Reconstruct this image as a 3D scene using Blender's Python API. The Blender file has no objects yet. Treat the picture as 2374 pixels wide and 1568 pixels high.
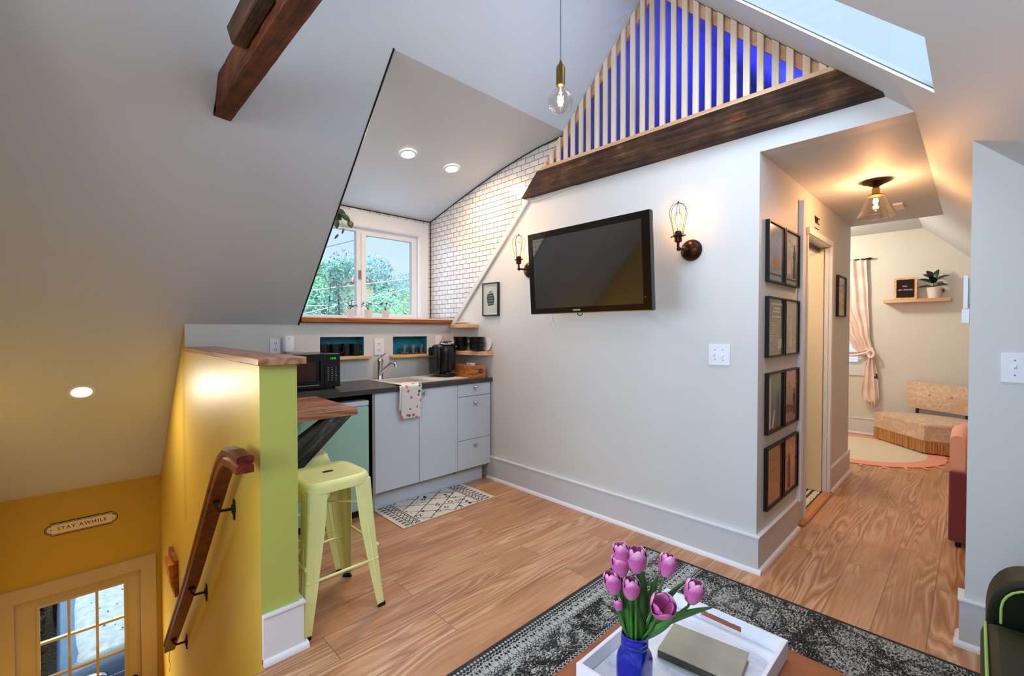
import bpy, math, random
from mathutils import Vector, Matrix
random.seed(7)
SC = bpy.context.scene
COL = SC.collection
PI = math.pi

# ------------------------------------------------------------------ materials
def lin(c):
    return tuple(((v/255)/12.92 if v/255 <= 0.04045 else ((v/255+0.055)/1.055)**2.4) for v in c)

class G:
    """small node-graph builder"""
    def __init__(s, name):
        s.m = bpy.data.materials.new(name); s.m.use_nodes = True
        s.t = s.m.node_tree; s.b = s.t.nodes['Principled BSDF']
    def n(s, kind, props=None, **ins):
        nd = s.t.nodes.new('ShaderNode'+kind)
        for k, v in (props or {}).items(): setattr(nd, k, v)
        for k, v in ins.items():
            k2 = int(k[1:]) if k[0] == 'i' and k[1:].isdigit() else k.replace('_', ' ')
            s.put(nd.inputs[k2], v)
        return nd
    def put(s, sock, v):
        if isinstance(v, bpy.types.NodeSocket): s.t.links.new(v, sock)
        elif isinstance(v, tuple) and len(v) == 3 and sock.type == 'RGBA': sock.default_value = (*v, 1)
        else: sock.default_value = v
    def M(s, op, a, b=0.0, c=0.0, clamp=False):
        return s.n('Math', dict(operation=op, use_clamp=clamp), i0=a, i1=b, i2=c).outputs[0]
    def xyz(s, v):
        q = s.n('SeparateXYZ', i0=v); return q.outputs[0], q.outputs[1], q.outputs[2]
    def vec(s, x, y, z=0.0): return s.n('CombineXYZ', i0=x, i1=y, i2=z).outputs[0]
    def pos(s): return s.n('NewGeometry').outputs['Position']
    def obj(s): return s.n('TexCoord').outputs['Object']
    def noise(s, v, scale=5.0, detail=3.0, rough=.5, dist=0.0):
        q = s.n('TexNoise', Vector=v, Scale=scale, Detail=detail, Roughness=rough, Distortion=dist); return q.outputs[0]
    def mix(s, f, a, b, blend='MIX'):
        q = s.n('Mix', dict(data_type='RGBA', blend_type=blend)); s.put(q.inputs[0], f); s.put(q.inputs[6], a); s.put(q.inputs[7], b); return q.outputs[2]
    def step(s, e, x, w=.004):   # smooth threshold: 1 when x > e
        if isinstance(e, bpy.types.NodeSocket): return s.n('MapRange', i0=s.M('SUBTRACT', x, e), i1=-w, i2=w, i3=0.0, i4=1.0).outputs[0]
        return s.n('MapRange', i0=x, i1=e-w, i2=e+w, i3=0.0, i4=1.0).outputs[0]
    def ramp(s, f, stops):
        q = s.n('ValToRGB', Fac=f); cr = q.color_ramp
        while len(cr.elements) < len(stops): cr.elements.new(.5)
        for e, (p, c) in zip(cr.elements, stops): e.position = p; e.color = (*c, 1)
        return q.outputs[0]
    def bump(s, h, strength=.2, dist=.01):
        s.put(s.b.inputs['Normal'], s.n('Bump', Height=h, Strength=strength, Distance=dist).outputs[0])
    def set(s, color=None, rough=None, metal=None, **kw):
        if color is not None: s.put(s.b.inputs['Base Color'], color)
        if rough is not None: s.put(s.b.inputs['Roughness'], rough)
        if metal is not None: s.put(s.b.inputs['Metallic'], metal)
        for k, v in kw.items(): s.put(s.b.inputs[k.replace('_', ' ')], v)
        return s.m

def plain(name, c, rough=.5, metal=0., var=.04, scale=6., bump=0., bscale=80., **kw):
    g = G(name); c = lin(c); p = g.obj()
    f = g.noise(p, scale, 3)
    d = tuple(max(0, v*(1-var*2)) for v in c); e = tuple(min(1, v*(1+var)) for v in c)
    g.set(g.ramp(f, [(.3, d), (.7, e)]), rough, metal, **kw)
    if bump: g.bump(g.noise(p, bscale, 2), bump, .004)
    return g.m

def wood(name, cols, axis=0, scale=1., rough=.45, grain=1., bump=.12, coat=0., world=False):
    g = G(name); p = g.pos() if world else g.obj(); x, y, z = g.xyz(p)
    s = [14.*scale]*3; s[axis] = 1.1*scale
    v = g.vec(g.M('MULTIPLY', x, s[0]), g.M('MULTIPLY', y, s[1]), g.M('MULTIPLY', z, s[2]))
    a = g.noise(v, 1., 5, .6, .6)
    r = g.M('FRACT', g.M('MULTIPLY', g.noise(v, .35, 2, .5, .3), 9.*grain))
    r = g.M('ABSOLUTE', g.M('SUBTRACT', r, .5))
    f = g.M('ADD', g.M('MULTIPLY', a, .65), g.M('MULTIPLY', r, .7))
    k = [lin(c) for c in cols]
    st = [(.2+.6*i/(len(k)-1), c) for i, c in enumerate(k)]
    g.set(g.ramp(f, st), rough, Coat_Weight=coat)
    g.bump(f, bump, .004)
    return g.m

def emit(name, c, strength):
    g = G(name); g.set((0, 0, 0), .5, Emission_Color=lin(c), Emission_Strength=strength); return g.m

def glass(name, c=(255, 255, 255), rough=0., ior=1.45, thin=False, refl=.35, pw=4.):
    g = G(name)
    if thin:
        out = g.t.nodes['Material Output']
        tr = g.n('BsdfTransparent', Color=lin(c)); gl = g.n('BsdfGlossy', Color=(1., 1., 1.), Roughness=.02)
        fr = g.M('ADD', refl*.1, g.M('MULTIPLY', g.M('POWER', g.n('LayerWeight', Blend=.5).outputs['Facing'], pw), refl))
        mx = g.n('MixShader', i0=fr, i1=tr.outputs[0], i2=gl.outputs[0])
        g.t.links.new(mx.outputs[0], out.inputs[0]); return g.m
    return g.set(lin(c), rough, Transmission_Weight=1., IOR=ior)

M = {}
M['wall'] = plain('warm white wall paint', (206, 207, 204), .55, var=.008, scale=2, bump=.05, bscale=160)
M['ceil'] = plain('ceiling paint', (196, 203, 208), .6, var=.01, scale=1.5, bump=.04, bscale=160)
M['endwall'] = plain('off white end room paint', (222, 218, 208), .5, var=.008)
M['yellow'] = plain('mustard yellow wall paint', (198, 168, 66), .45, var=.015, scale=2, bump=.06, bscale=140)
M['green'] = plain('lime green wall paint', (178, 184, 92), .4, var=.01, scale=2, bump=.05, bscale=140)
M['trim'] = plain('white trim paint', (226, 228, 230), .35, var=.005)
M['trimgrey'] = plain('pale grey baseboard paint', (200, 203, 204), .4, var=.005)
M['cream'] = plain('cream paint', (236, 222, 190), .4, var=.01)
M['doorpaint'] = plain('aged door paint', (196, 182, 150), .45, var=.03, scale=3)
M['cab'] = plain('white cabinet laminate', (204, 216, 228), .3, var=.004)
M['cabside'] = plain('cabinet side laminate', (150, 150, 145), .5)
M['black'] = plain('black plastic', (14, 14, 15), .25, var=.05)
M['blackm'] = plain('matte black', (12, 12, 12), .5, var=.05)
M['counter'] = plain('charcoal laminate worktop', (62, 60, 60), .32, var=.12, scale=9)
M['steel'] = plain('brushed stainless steel', (242, 238, 228), .34, metal=.55, var=.05)
M['chrome'] = plain('chrome', (215, 215, 220), .12, metal=1., var=.02)
M['bronze'] = plain('oil rubbed bronze', (70, 42, 28), .3, metal=.8, var=.15)
M['brass'] = plain('aged brass', (150, 125, 70), .35, metal=1., var=.08)
M['plate'] = plain('white switch plastic', (228, 232, 238), .3, var=.004)
M['mint'] = plain('mint enamel', (160, 208, 194), .25, var=.01)
M['stool'] = plain('lime enamel metal', (232, 236, 160), .26, var=.03, scale=8)
M['stoolin'] = plain('mustard enamel leg', (196, 172, 40), .3, var=.03)
M['teal'] = plain('teal niche paint', (44, 150, 172), .5, var=.03)
M['rubber'] = plain('black rubber', (15, 15, 15), .7)
M['butcher'] = wood('butcher block', [(116, 66, 42), (172, 120, 90), (198, 150, 122)], axis=0, scale=1.2, rough=.22, coat=.2)
M['butchery'] = wood('butcher block lengthwise', [(110, 62, 38), (162, 108, 78), (188, 136, 104)], axis=1, scale=1.2, rough=.35, coat=.2)
M['sill'] = wood('rust brown sill timber', [(92, 42, 14), (150, 82, 36), (178, 110, 58)], axis=0, scale=1.5, rough=.5)
M['pine'] = wood('pale pine', [(196, 172, 142), (222, 200, 172), (232, 214, 190)], axis=2, scale=.8, rough=.55, grain=.6, bump=.05)
M['pinex'] = wood('pale shelf pine', [(184, 134, 92), (214, 168, 126), (226, 186, 148)], axis=0, scale=1., rough=.5, grain=.6, bump=.05)
M['piney'] = wood('pale shelf pine y', [(190, 140, 100), (216, 172, 132), (228, 190, 152)], axis=1, scale=1., rough=.5, grain=.6, bump=.05)
M['ledge'] = wood('oak ledge', [(190, 140, 84), (222, 176, 118), (232, 192, 140)], axis=0, scale=1.2, rough=.45, bump=.05)
def rough_timber(name, cols, axis=1, along=1.3, across=46., diag=False):
    g = G(name); p = g.obj(); x, y, z = g.xyz(p)
    if diag: x, z = g.M('MULTIPLY', g.M('ADD', x, z), .71), g.M('MULTIPLY', g.M('SUBTRACT', z, x), .71)
    q = [x, y, z]
    v = g.vec(*[g.M('MULTIPLY', q[i], along*1.5 if i == axis else across) for i in range(3)])
    a = g.noise(v, 1., 6, .7, .5); bl = g.noise(p, 7., 4, .6); kn = g.noise(g.vec(*[g.M('MULTIPLY', q[i], 1. if i == axis else 3.) for i in range(3)]), 2.2, 3)
    f = g.M('ADD', g.M('ADD', g.M('MULTIPLY', a, .5), g.M('MULTIPLY', bl, .35)), g.M('MULTIPLY', kn, .3))
    k = [lin(c) for c in cols]
    g.set(g.ramp(f, [(.40+.35*i/(len(k)-1), c) for i, c in enumerate(k)]), .82); g.bump(g.M('ADD', a, g.M('MULTIPLY', bl, .6)), .9, .006); return g.m
M['dark'] = rough_timber('rough dark timber', [(14, 10, 9), (44, 29, 20), (78, 52, 34), (128, 96, 68)])
M['dark2'] = rough_timber('rough reddish timber', [(22, 9, 5), (66, 32, 16), (104, 56, 28), (134, 84, 50)])
M['brace'] = rough_timber('blackened timber', [(4, 4, 5), (18, 18, 20), (64, 63, 62), (150, 146, 142)], axis=0, along=3., across=30., diag=True)
M['mahog'] = wood('varnished mahogany', [(44, 10, 6), (92, 28, 14), (128, 50, 26)], axis=1, scale=1.2, rough=.42, bump=.05, coat=.06)
M['oakstrip'] = wood('oak threshold', [(150, 92, 40), (190, 130, 72), (208, 150, 90)], axis=0, scale=1.4, rough=.35)
M['crate'] = wood('bamboo crate', [(150, 84, 34), (196, 120, 58), (214, 146, 84)], axis=0, scale=1.4, rough=.5)
M['cloth'] = plain('white towel', (228, 226, 220), .9, var=.02, bump=.4, bscale=300)
M['leaf'] = plain('deep green leaf', (30, 70, 30), .35, var=.3, scale=20)
M['leafd'] = plain('dark glossy leaf', (18, 38, 20), .25, var=.4, scale=20)
M['leafl'] = plain('tulip leaf', (62, 120, 48), .4, var=.3, scale=12)
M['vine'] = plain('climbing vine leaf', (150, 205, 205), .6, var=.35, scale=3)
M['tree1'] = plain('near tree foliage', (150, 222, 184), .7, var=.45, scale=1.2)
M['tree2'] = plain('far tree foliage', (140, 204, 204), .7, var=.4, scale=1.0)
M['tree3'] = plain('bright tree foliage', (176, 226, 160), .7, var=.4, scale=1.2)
M['bark'] = plain('bark', (84, 76, 66), .9, var=.3)
M['terra'] = plain('pale clay pot', (214, 200, 190), .7, var=.03)
M['whitepot'] = plain('white ceramic', (232, 226, 216), .4, var=.01)
M['soil'] = plain('soil', (50, 36, 26), .95, var=.3, scale=60)
M['clear'] = glass('clear glass', (255, 255, 255))
M['pane'] = glass('window pane', (250, 252, 254), thin=True, refl=.15)
M['shade'] = glass('thin lamp glass', (246, 242, 236), thin=True, refl=.65, pw=2.4)
M['panesky'] = glass('skylight pane', (250, 252, 253), thin=True, refl=.04)
M['leather'] = plain('cognac leather', (150, 84, 48), .38, var=.15, scale=10, bump=.2, bscale=140)
M['tray'] = plain('white tray paint', (226, 230, 238), .4, var=.02)
M['book'] = plain('worn sage book cloth', (158, 154, 138), .7, var=.08, scale=12)
M['paper'] = plain('aged paper edges', (196, 182, 150), .8, var=.1, scale=60)
M['velvet'] = plain('dark green velvet', (15, 27, 7), .55, var=.4, scale=5, Sheen_Weight=.06, Sheen_Tint=lin((150, 180, 90)))
M['piping'] = plain('light green piping', (150, 184, 96), .6)
M['coral'] = plain('coral velvet', (236, 160, 118), .7, var=.06, scale=4, Sheen_Weight=.4)
M['coral_shaded'] = plain('maroon velvet', (116, 44, 42), .7, var=.06, scale=4, Sheen_Weight=.3)  # the coral velvet darkened, shade put into the colour
M['screen'] = plain('dark television glass', (20, 22, 24), .05, var=.0, IOR=2.5)
M['bezel'] = plain('glossy dark bezel', (16, 10, 9), .12, var=.02, IOR=1.5)
M['bulb'] = emit('glowing filament', (255, 190, 110), 34.)
M['bulbw'] = emit('warm white filament', (255, 222, 170), 5.)
M['lamp'] = emit('downlight diffuser', (255, 244, 224), 14.)
M['greenled'] = emit('green display', (40, 210, 60), 1.4)
M['redled'] = emit('red standby light', (255, 40, 20), 2.)
M['tube'] = plain('white wire', (222, 226, 232), .5)
M['grey'] = plain('mid grey', (120, 122, 124), .6)
M['carhood'] = plain('frosty silver car paint', (196, 216, 222), .3, var=.12, scale=14, Coat_Weight=.5)
M['carblue'] = plain('steel blue car panel', (92, 128, 160), .25, var=.05, Coat_Weight=.5)
M['carteal'] = plain('teal grey car bumper', (96, 140, 148), .3, var=.05, Coat_Weight=.5)
M['deck'] = plain('blue grey fence boards', (96, 116, 150), .7, var=.15)
M['ground'] = plain('mossy gravel', (78, 92, 80), .95, var=.5, scale=30, bump=.6, bscale=60)
M['grass'] = plain('lawn', (84, 120, 70), .95, var=.3, scale=2)

def tulip_mat():
    g = G('pink tulip petals'); x, y, z = g.xyz(g.n('TexCoord').outputs['Generated'])
    f = g.M('ADD', g.M('MULTIPLY', z, .8), g.M('MULTIPLY', g.noise(g.obj(), 60., 3), .35))
    g.set(g.ramp(f, [(0., lin((226, 214, 206))), (.3, lin((204, 116, 166))), (.7, lin((184, 84, 150))), (1., lin((232, 176, 212)))]), .45, Subsurface_Weight=.0)
    return g.m
M['tulip'] = tulip_mat()
g = G('cobalt blue glass'); M['cobalt'] = g.set(lin((8, 40, 176)), .06, Transmission_Weight=.3, IOR=1.5, Coat_Weight=.5)

def damask(name, c1, c2):
    g = G(name); p = g.obj()
    f = g.n('TexVoronoi', dict(feature='F1'), Vector=p, Scale=11.).outputs['Distance']
    n = g.noise(p, 30., 3)
    ring = g.M('SUBTRACT', 1., g.step(.07, g.M('ABSOLUTE', g.M('SUBTRACT', f, .40)), .03))
    k = g.M('ADD', g.M('MULTIPLY', ring, .35), g.M('MULTIPLY', n, .7))
    g.set(g.ramp(k, [(.3, lin(c1)), (1., lin(c2))]), .7, Sheen_Weight=.3); return g.m
M['damask'] = damask('cream damask upholstery', (202, 168, 138), (228, 204, 176))
g = G('gold thread fringe'); x, y, z = g.xyz(g.obj())
v = g.vec(g.M('MULTIPLY', x, 90.), g.M('MULTIPLY', y, 90.), g.M('MULTIPLY', z, 2.))
f = g.noise(v, 1., 2); M['fringe'] = g.set(g.ramp(f, [(.35, lin((170, 112, 56))), (.65, lin((224, 172, 108)))]), .8); g.bump(f, .6, .01)

def floor_mat():
    g = G('honey oak laminate planks'); p = g.pos(); x, y, z = g.xyz(p)
    br = g.n('TexBrick', dict(offset=.37, offset_frequency=2, squash=1.), Vector=g.vec(x, g.M('ADD', y, .055), 0.), Color1=(0., 0., 0.), Color2=(1., 1., 1.),
             Mortar=(.5, .5, .5), Scale=1., Mortar_Size=.0016, Mortar_Smooth=.1, Bias=0., Brick_Width=1.22, Row_Height=.185)
    idv = g.n('SeparateColor', i0=br.outputs['Color']).outputs[0]
    row = g.M('FLOOR', g.M('DIVIDE', g.M('ADD', y, .055), .185))
    cell = g.M('ADD', g.M('MULTIPLY', idv, 37.), g.M('MULTIPLY', row, 5.3))
    v = g.vec(g.M('MULTIPLY', x, .6), g.M('MULTIPLY', y, 6.5), cell)
    c = g.noise(v, 1., 2.2, .5, .12)
    lines = g.M('ABSOLUTE', g.M('SUBTRACT', g.M('FRACT', g.M('MULTIPLY', c, 15.)), .5))      # cathedral grain
    where = g.noise(g.vec(g.M('MULTIPLY', x, .9), g.M('MULTIPLY', y, 5.), g.M('ADD', cell, 9.)), 1., 1.5)
    where = g.n('MapRange', i0=where, i1=.42, i2=.62, i3=.12, i4=1.).outputs[0]
    fine = g.noise(g.vec(g.M('MULTIPLY', x, 3.), g.M('MULTIPLY', y, 95.), cell), 1., 4, .65)
    blot = g.noise(g.vec(g.M('MULTIPLY', x, 1.3), g.M('MULTIPLY', y, 9.), cell), 1., 3)
    base = g.ramp(g.M('ADD', g.M('MULTIPLY', blot, .8), g.M('MULTIPLY', idv, .22)), [(.25, lin((160, 110, 76))), (.5, lin((190, 138, 98))), (.8, lin((208, 164, 124)))])
    base = g.mix(g.M('MULTIPLY', g.step(.36, lines, .1), g.M('MULTIPLY', where, .55)), base, lin((230, 198, 162)))
    base = g.mix(g.M('MULTIPLY', g.M('SUBTRACT', 1., g.step(.09, lines, .07)), g.M('MULTIPLY', where, .6)), base, lin((134, 84, 56)))
    base = g.mix(g.M('MULTIPLY', g.step(.56, fine, .08), .28), base, lin((140, 90, 62)))
    base = g.mix(g.M('MULTIPLY', br.outputs['Fac'], .75), base, lin((92, 58, 40)))
    g.set(base, g.n('MapRange', i0=fine, i1=.2, i2=.8, i3=.26, i4=.4).outputs[0])
    g.bump(g.M('SUBTRACT', g.M('MULTIPLY', fine, .15), br.outputs['Fac']), .12, .003)
    return g.m
M['floor'] = floor_mat()

def tile_mat(name, u, w=.1, h=.047):
    g = G(name); x, y, z = g.xyz(g.pos()); a = (x, y)[u]
    br = g.n('TexBrick', dict(offset=.5, offset_frequency=2), Vector=g.vec(a, g.M('SUBTRACT', z, .02), 0.), Color1=lin((222, 220, 216)), Color2=lin((206, 206, 204)),
             Mortar=lin((22, 22, 24)), Scale=1., Mortar_Size=.0021, Mortar_Smooth=.05, Bias=0., Brick_Width=w, Row_Height=h)
    g.set(br.outputs['Color'], g.n('MapRange', i0=br.outputs['Fac'], i1=0., i2=1., i3=.2, i4=.8).outputs[0])
    g.bump(g.M('SUBTRACT', 1., br.outputs['Fac']), .4, .003); return g.m
M['tiley'] = tile_mat('white subway tile with black grout', 1)
M['tilex'] = tile_mat('white subway tile with black grout x', 0)

def rug_mat():
    g = G('distressed black and ivory rug weave'); x, y, z = g.xyz(g.pos())
    d = g.M('SUBTRACT', 1.415, y)             # distance from the long bordered edge
    ivory, black, grey = lin((176, 180, 176)), lin((20, 21, 22)), lin((96, 100, 102))
    p = g.vec(x, y, 0.)
    weave = g.noise(g.vec(g.M('MULTIPLY', x, 130.), g.M('MULTIPLY', y, 130.), 0.), 1., 2)
    fad = g.noise(p, 5., 4, .6)
    # field: streaky distressing with faint medallion blocks
    f1 = g.noise(g.vec(g.M('MULTIPLY', x, 75.), g.M('MULTIPLY', y, 130.), 0.), 1., 4, .7, .8)
    cell = g.n('TexVoronoi', dict(feature='DISTANCE_TO_EDGE', distance='CHEBYCHEV'), Vector=p, Scale=7.).outputs['Distance']
    f1 = g.M('ADD', g.M('ADD', g.M('MULTIPLY', f1, 1.), g.M('MULTIPLY', g.M('SUBTRACT', fad, .5), .3)), g.M('MULTIPLY', g.M('SUBTRACT', weave, .5), .35))
    f1 = g.M('SUBTRACT', f1, g.M('MULTIPLY', g.M('SUBTRACT', 1., g.step(.07, cell, .02)), .06))
    field = g.mix(g.step(.515, f1, .045), black, ivory)
    def band(a, b): return g.M('MULTIPLY', g.step(a, d, .001), g.M('SUBTRACT', 1., g.step(b, d, .001)))
    # motif band: mirrored chunky figures
    def motif(per, sc, th):
        u = g.M('PINGPONG', x, per)
        return g.step(th, g.M('ADD', g.noise(g.vec(g.M('MULTIPLY', u, sc), g.M('MULTIPLY', d, sc), 3.3), 1., 1.5, .5), g.M('MULTIPLY', g.M('SUBTRACT', weave, .5), .2)), .03)
    col = field
    mot = g.mix(motif(.026, 95., .54), ivory, black)
    blk = g.noise(g.vec(g.M('PINGPONG', x, .16), d, 1.7), 16., 1., .5)
    mid = g.mix(g.step(.52, g.M('ADD', g.M('MULTIPLY', g.M('SUBTRACT', blk, .5), .35), f1), .05), black, ivory)
    def dots(cen, per, r):
        u = g.M('SUBTRACT', g.M('MODULO', g.M('ADD', x, 10.), per), per/2); w = g.M('SUBTRACT', d, cen)
        q = g.M('SQRT', g.M('ADD', g.M('MULTIPLY', u, u), g.M('MULTIPLY', w, w)))
        return g.M('SUBTRACT', 1., g.step(r, q, .0015))
    def zig(cen, per, amp, t):
        u = g.M('PINGPONG', x, per); w = g.M('SUBTRACT', g.M('SUBTRACT', d, cen), g.M('MULTIPLY', g.M('SUBTRACT', u, per/2), amp))
        return g.M('SUBTRACT', 1., g.step(t, g.M('ABSOLUTE', w), .001))
    def paint(col, a, b, c): return g.mix(band(a, b), col, c)
    col = paint(col, -.05, .016, lin((44, 46, 48)))
    col = paint(col, .016, .034, g.mix(dots(.025, .017, .0058), black, ivory))
    col = paint(col, .034, .052, g.mix(zig(.043, .0085, 1.1, .0028), black, ivory))
    col = paint(col, .052, .108, mot)
    col = paint(col, .108, .122, g.mix(zig(.115, .0085, 1.1, .0028), ivory, black))
    col = paint(col, .122, .27, mid)
    col = paint(col, .27, .286, g.mix(zig(.278, .0085, 1.1, .0028), black, ivory))
    col = paint(col, .286, .342, mot)
    col = paint(col, .342, .356, g.mix(zig(.349, .0085, 1.1, .0028), ivory, black))
    col = paint(col, .356, .378, g.mix(dots(.367, .019, .0062), black, ivory))
    # fading and the plain dark selvedge at the short end
    col = g.mix(g.M('MULTIPLY', g.step(.6, fad, .15), .25), col, grey)
    col = g.mix(g.M('MULTIPLY', g.step(2.5, x, .004), 1.), col, lin((40, 42, 44)))
    g.set(col, .95); g.bump(weave, .5, .004); return g.m
M['rug'] = rug_mat()

def mat_mat():
    g = G('ivory mat with black tribal lines'); p = g.pos(); x, y, z = g.xyz(p)
    u = g.M('SUBTRACT', x, 2.0); v = g.M('SUBTRACT', y, 2.93)
    wob = g.M('MULTIPLY', g.M('SUBTRACT', g.noise(p, 40., 2), .5), .012)
    def line(w, t): return g.M('SUBTRACT', 1., g.step(t, g.M('ABSOLUTE', w), .002))
    a = g.M('SUBTRACT', g.M('PINGPONG', g.M('ADD', g.M('ADD', g.M('MULTIPLY', u, .7), v), 5.), .075), .0)
    b = g.M('SUBTRACT', g.M('PINGPONG', g.M('ADD', g.M('SUBTRACT', g.M('MULTIPLY', u, .7), v), 5.), .075), .0)
    lat = g.M('MAXIMUM', line(g.M('ADD', a, wob), .0044), line(g.M('ADD', b, wob), .0044))
    vor = g.n('TexVoronoi', dict(feature='F1'), Vector=p, Scale=15.).outputs['Distance']
    curl = g.M('MULTIPLY', line(g.M('SUBTRACT', vor, .26), .05), g.step(.42, g.noise(p, 9., 1), .02))
    inner = g.M('MAXIMUM', lat, curl)
    au = g.M('ABSOLUTE', u)
    def bnd(lo, hi): return g.M('MULTIPLY', g.step(lo, au, .001), g.M('SUBTRACT', 1., g.step(hi, au, .001)))
    aa = g.M('PINGPONG', g.M('ADD', g.M('ADD', u, v), 5.), .02); bb = g.M('PINGPONG', g.M('ADD', g.M('SUBTRACT', u, v), 5.), .02)
    xx = g.M('MAXIMUM', line(aa, .0045), line(bb, .0045))
    rail = g.M('MAXIMUM', g.M('MAXIMUM', bnd(.268, .276), bnd(.282, .287)), bnd(.335, .341))
    tick = g.M('MULTIPLY', bnd(.349, .385), g.M('MULTIPLY', line(g.M('SUBTRACT', g.M('PINGPONG', g.M('ADD', v, 5.), .021), .006), .005), 1.))
    f = g.M('MULTIPLY', g.M('SUBTRACT', 1., g.step(.262, au, .001)), inner)
    f = g.M('MAXIMUM', f, g.M('MAXIMUM', g.M('MULTIPLY', bnd(.287, .335), xx), g.M('MAXIMUM', rail, tick)))
    edge = g.M('MULTIPLY', g.M('SUBTRACT', 1., g.step(.405, au, .001)), g.M('SUBTRACT', 1., g.step(.232, g.M('ABSOLUTE', v), .001)))
    g.set(g.mix(g.M('MULTIPLY', f, edge), lin((214, 212, 202)), lin((26, 26, 28))), .9); g.bump(g.noise(p, 300., 2), .3, .002); return g.m
M['mat'] = mat_mat()

g = G('white tray with faint marbling'); f = g.noise(g.obj(), 7., 5, .6, 1.5)
M['traybase'] = g.set(g.ramp(f, [(.35, lin((188, 196, 214))), (.5, lin((222, 228, 238))), (.8, lin((232, 236, 242)))]), .22)
g = G('towel print'); p = g.obj(); v = g.n('TexVoronoi', dict(feature='F1'), Vector=p, Scale=24.)
dd = v.outputs['Distance']; cc = g.n('SeparateColor', i0=v.outputs['Color']).outputs[0]
pc = g.ramp(cc, [(.0, lin((206, 104, 94))), (.34, lin((60, 104, 88))), (.6, lin((70, 84, 88))), (.8, lin((214, 130, 116)))])
for nd in g.t.nodes:
    if nd.type == 'VALTORGB': nd.color_ramp.interpolation = 'CONSTANT'
M['towel'] = g.set(g.mix(g.M('SUBTRACT', 1., g.step(g.M('ADD', .27, g.M('MULTIPLY', cc, .16)), dd, .02)), lin((222, 222, 218)), pc), .9)
g = G('black and white encaustic tile'); x, y, z = g.xyz(g.pos())
f = g.n('TexWave', dict(wave_type='RINGS'), Vector=g.vec(g.M('PINGPONG', x, .1), g.M('PINGPONG', y, .1), 0.), Scale=7., Distortion=6., Detail=1.).outputs[0]
M['bathtile'] = g.set(g.mix(g.step(.5, f, .03), lin((226, 220, 204)), lin((52, 46, 36))), .35)
g = G('blush curtain print'); p = g.pos(); f = g.noise(p, 9., 3, .6, 1.); h = g.noise(p, 6., 2)
M['curtain'] = g.set(g.mix(g.M('MULTIPLY', g.step(.66, f, .01), g.step(1.15, g.M('SUBTRACT', 2.2, g.xyz(p)[2]), .1)), g.ramp(h, [(.3, lin((232, 202, 192))), (.7, lin((246, 228, 220)))]), lin((60, 54, 66))), .8, Transmission_Weight=.0)
g = G('coral and beige round rug'); x, y, z = g.xyz(g.obj())
r = g.M('SQRT', g.M('ADD', g.M('MULTIPLY', x, x), g.M('MULTIPLY', y, y)))
M['roundrug'] = g.set(g.mix(g.step(.63, r, .004), lin((222, 206, 180)), lin((236, 156, 136))), .9); g.bump(g.noise(g.obj(), 200., 2), .3, .003)

def art(name, top, bottom, blob, seed):
    g = G(name); o = g.n('TexCoord').outputs['Generated']; x, y, z = g.xyz(o)
    n = g.noise(g.vec(g.M('MULTIPLY', x, 2.), g.M('ADD', y, seed*3.1), g.M('MULTIPLY', z, 3.)), 2., 4, .6)
    c = g.mix(g.step(.5, g.M('ADD', z, g.M('MULTIPLY', g.M('SUBTRACT', n, .5), .5)), .25), lin(bottom), lin(top))
    c = g.mix(g.step(.62, n, .04), c, lin(blob))
    return g.set(c, .16, Coat_Weight=.4)

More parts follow.
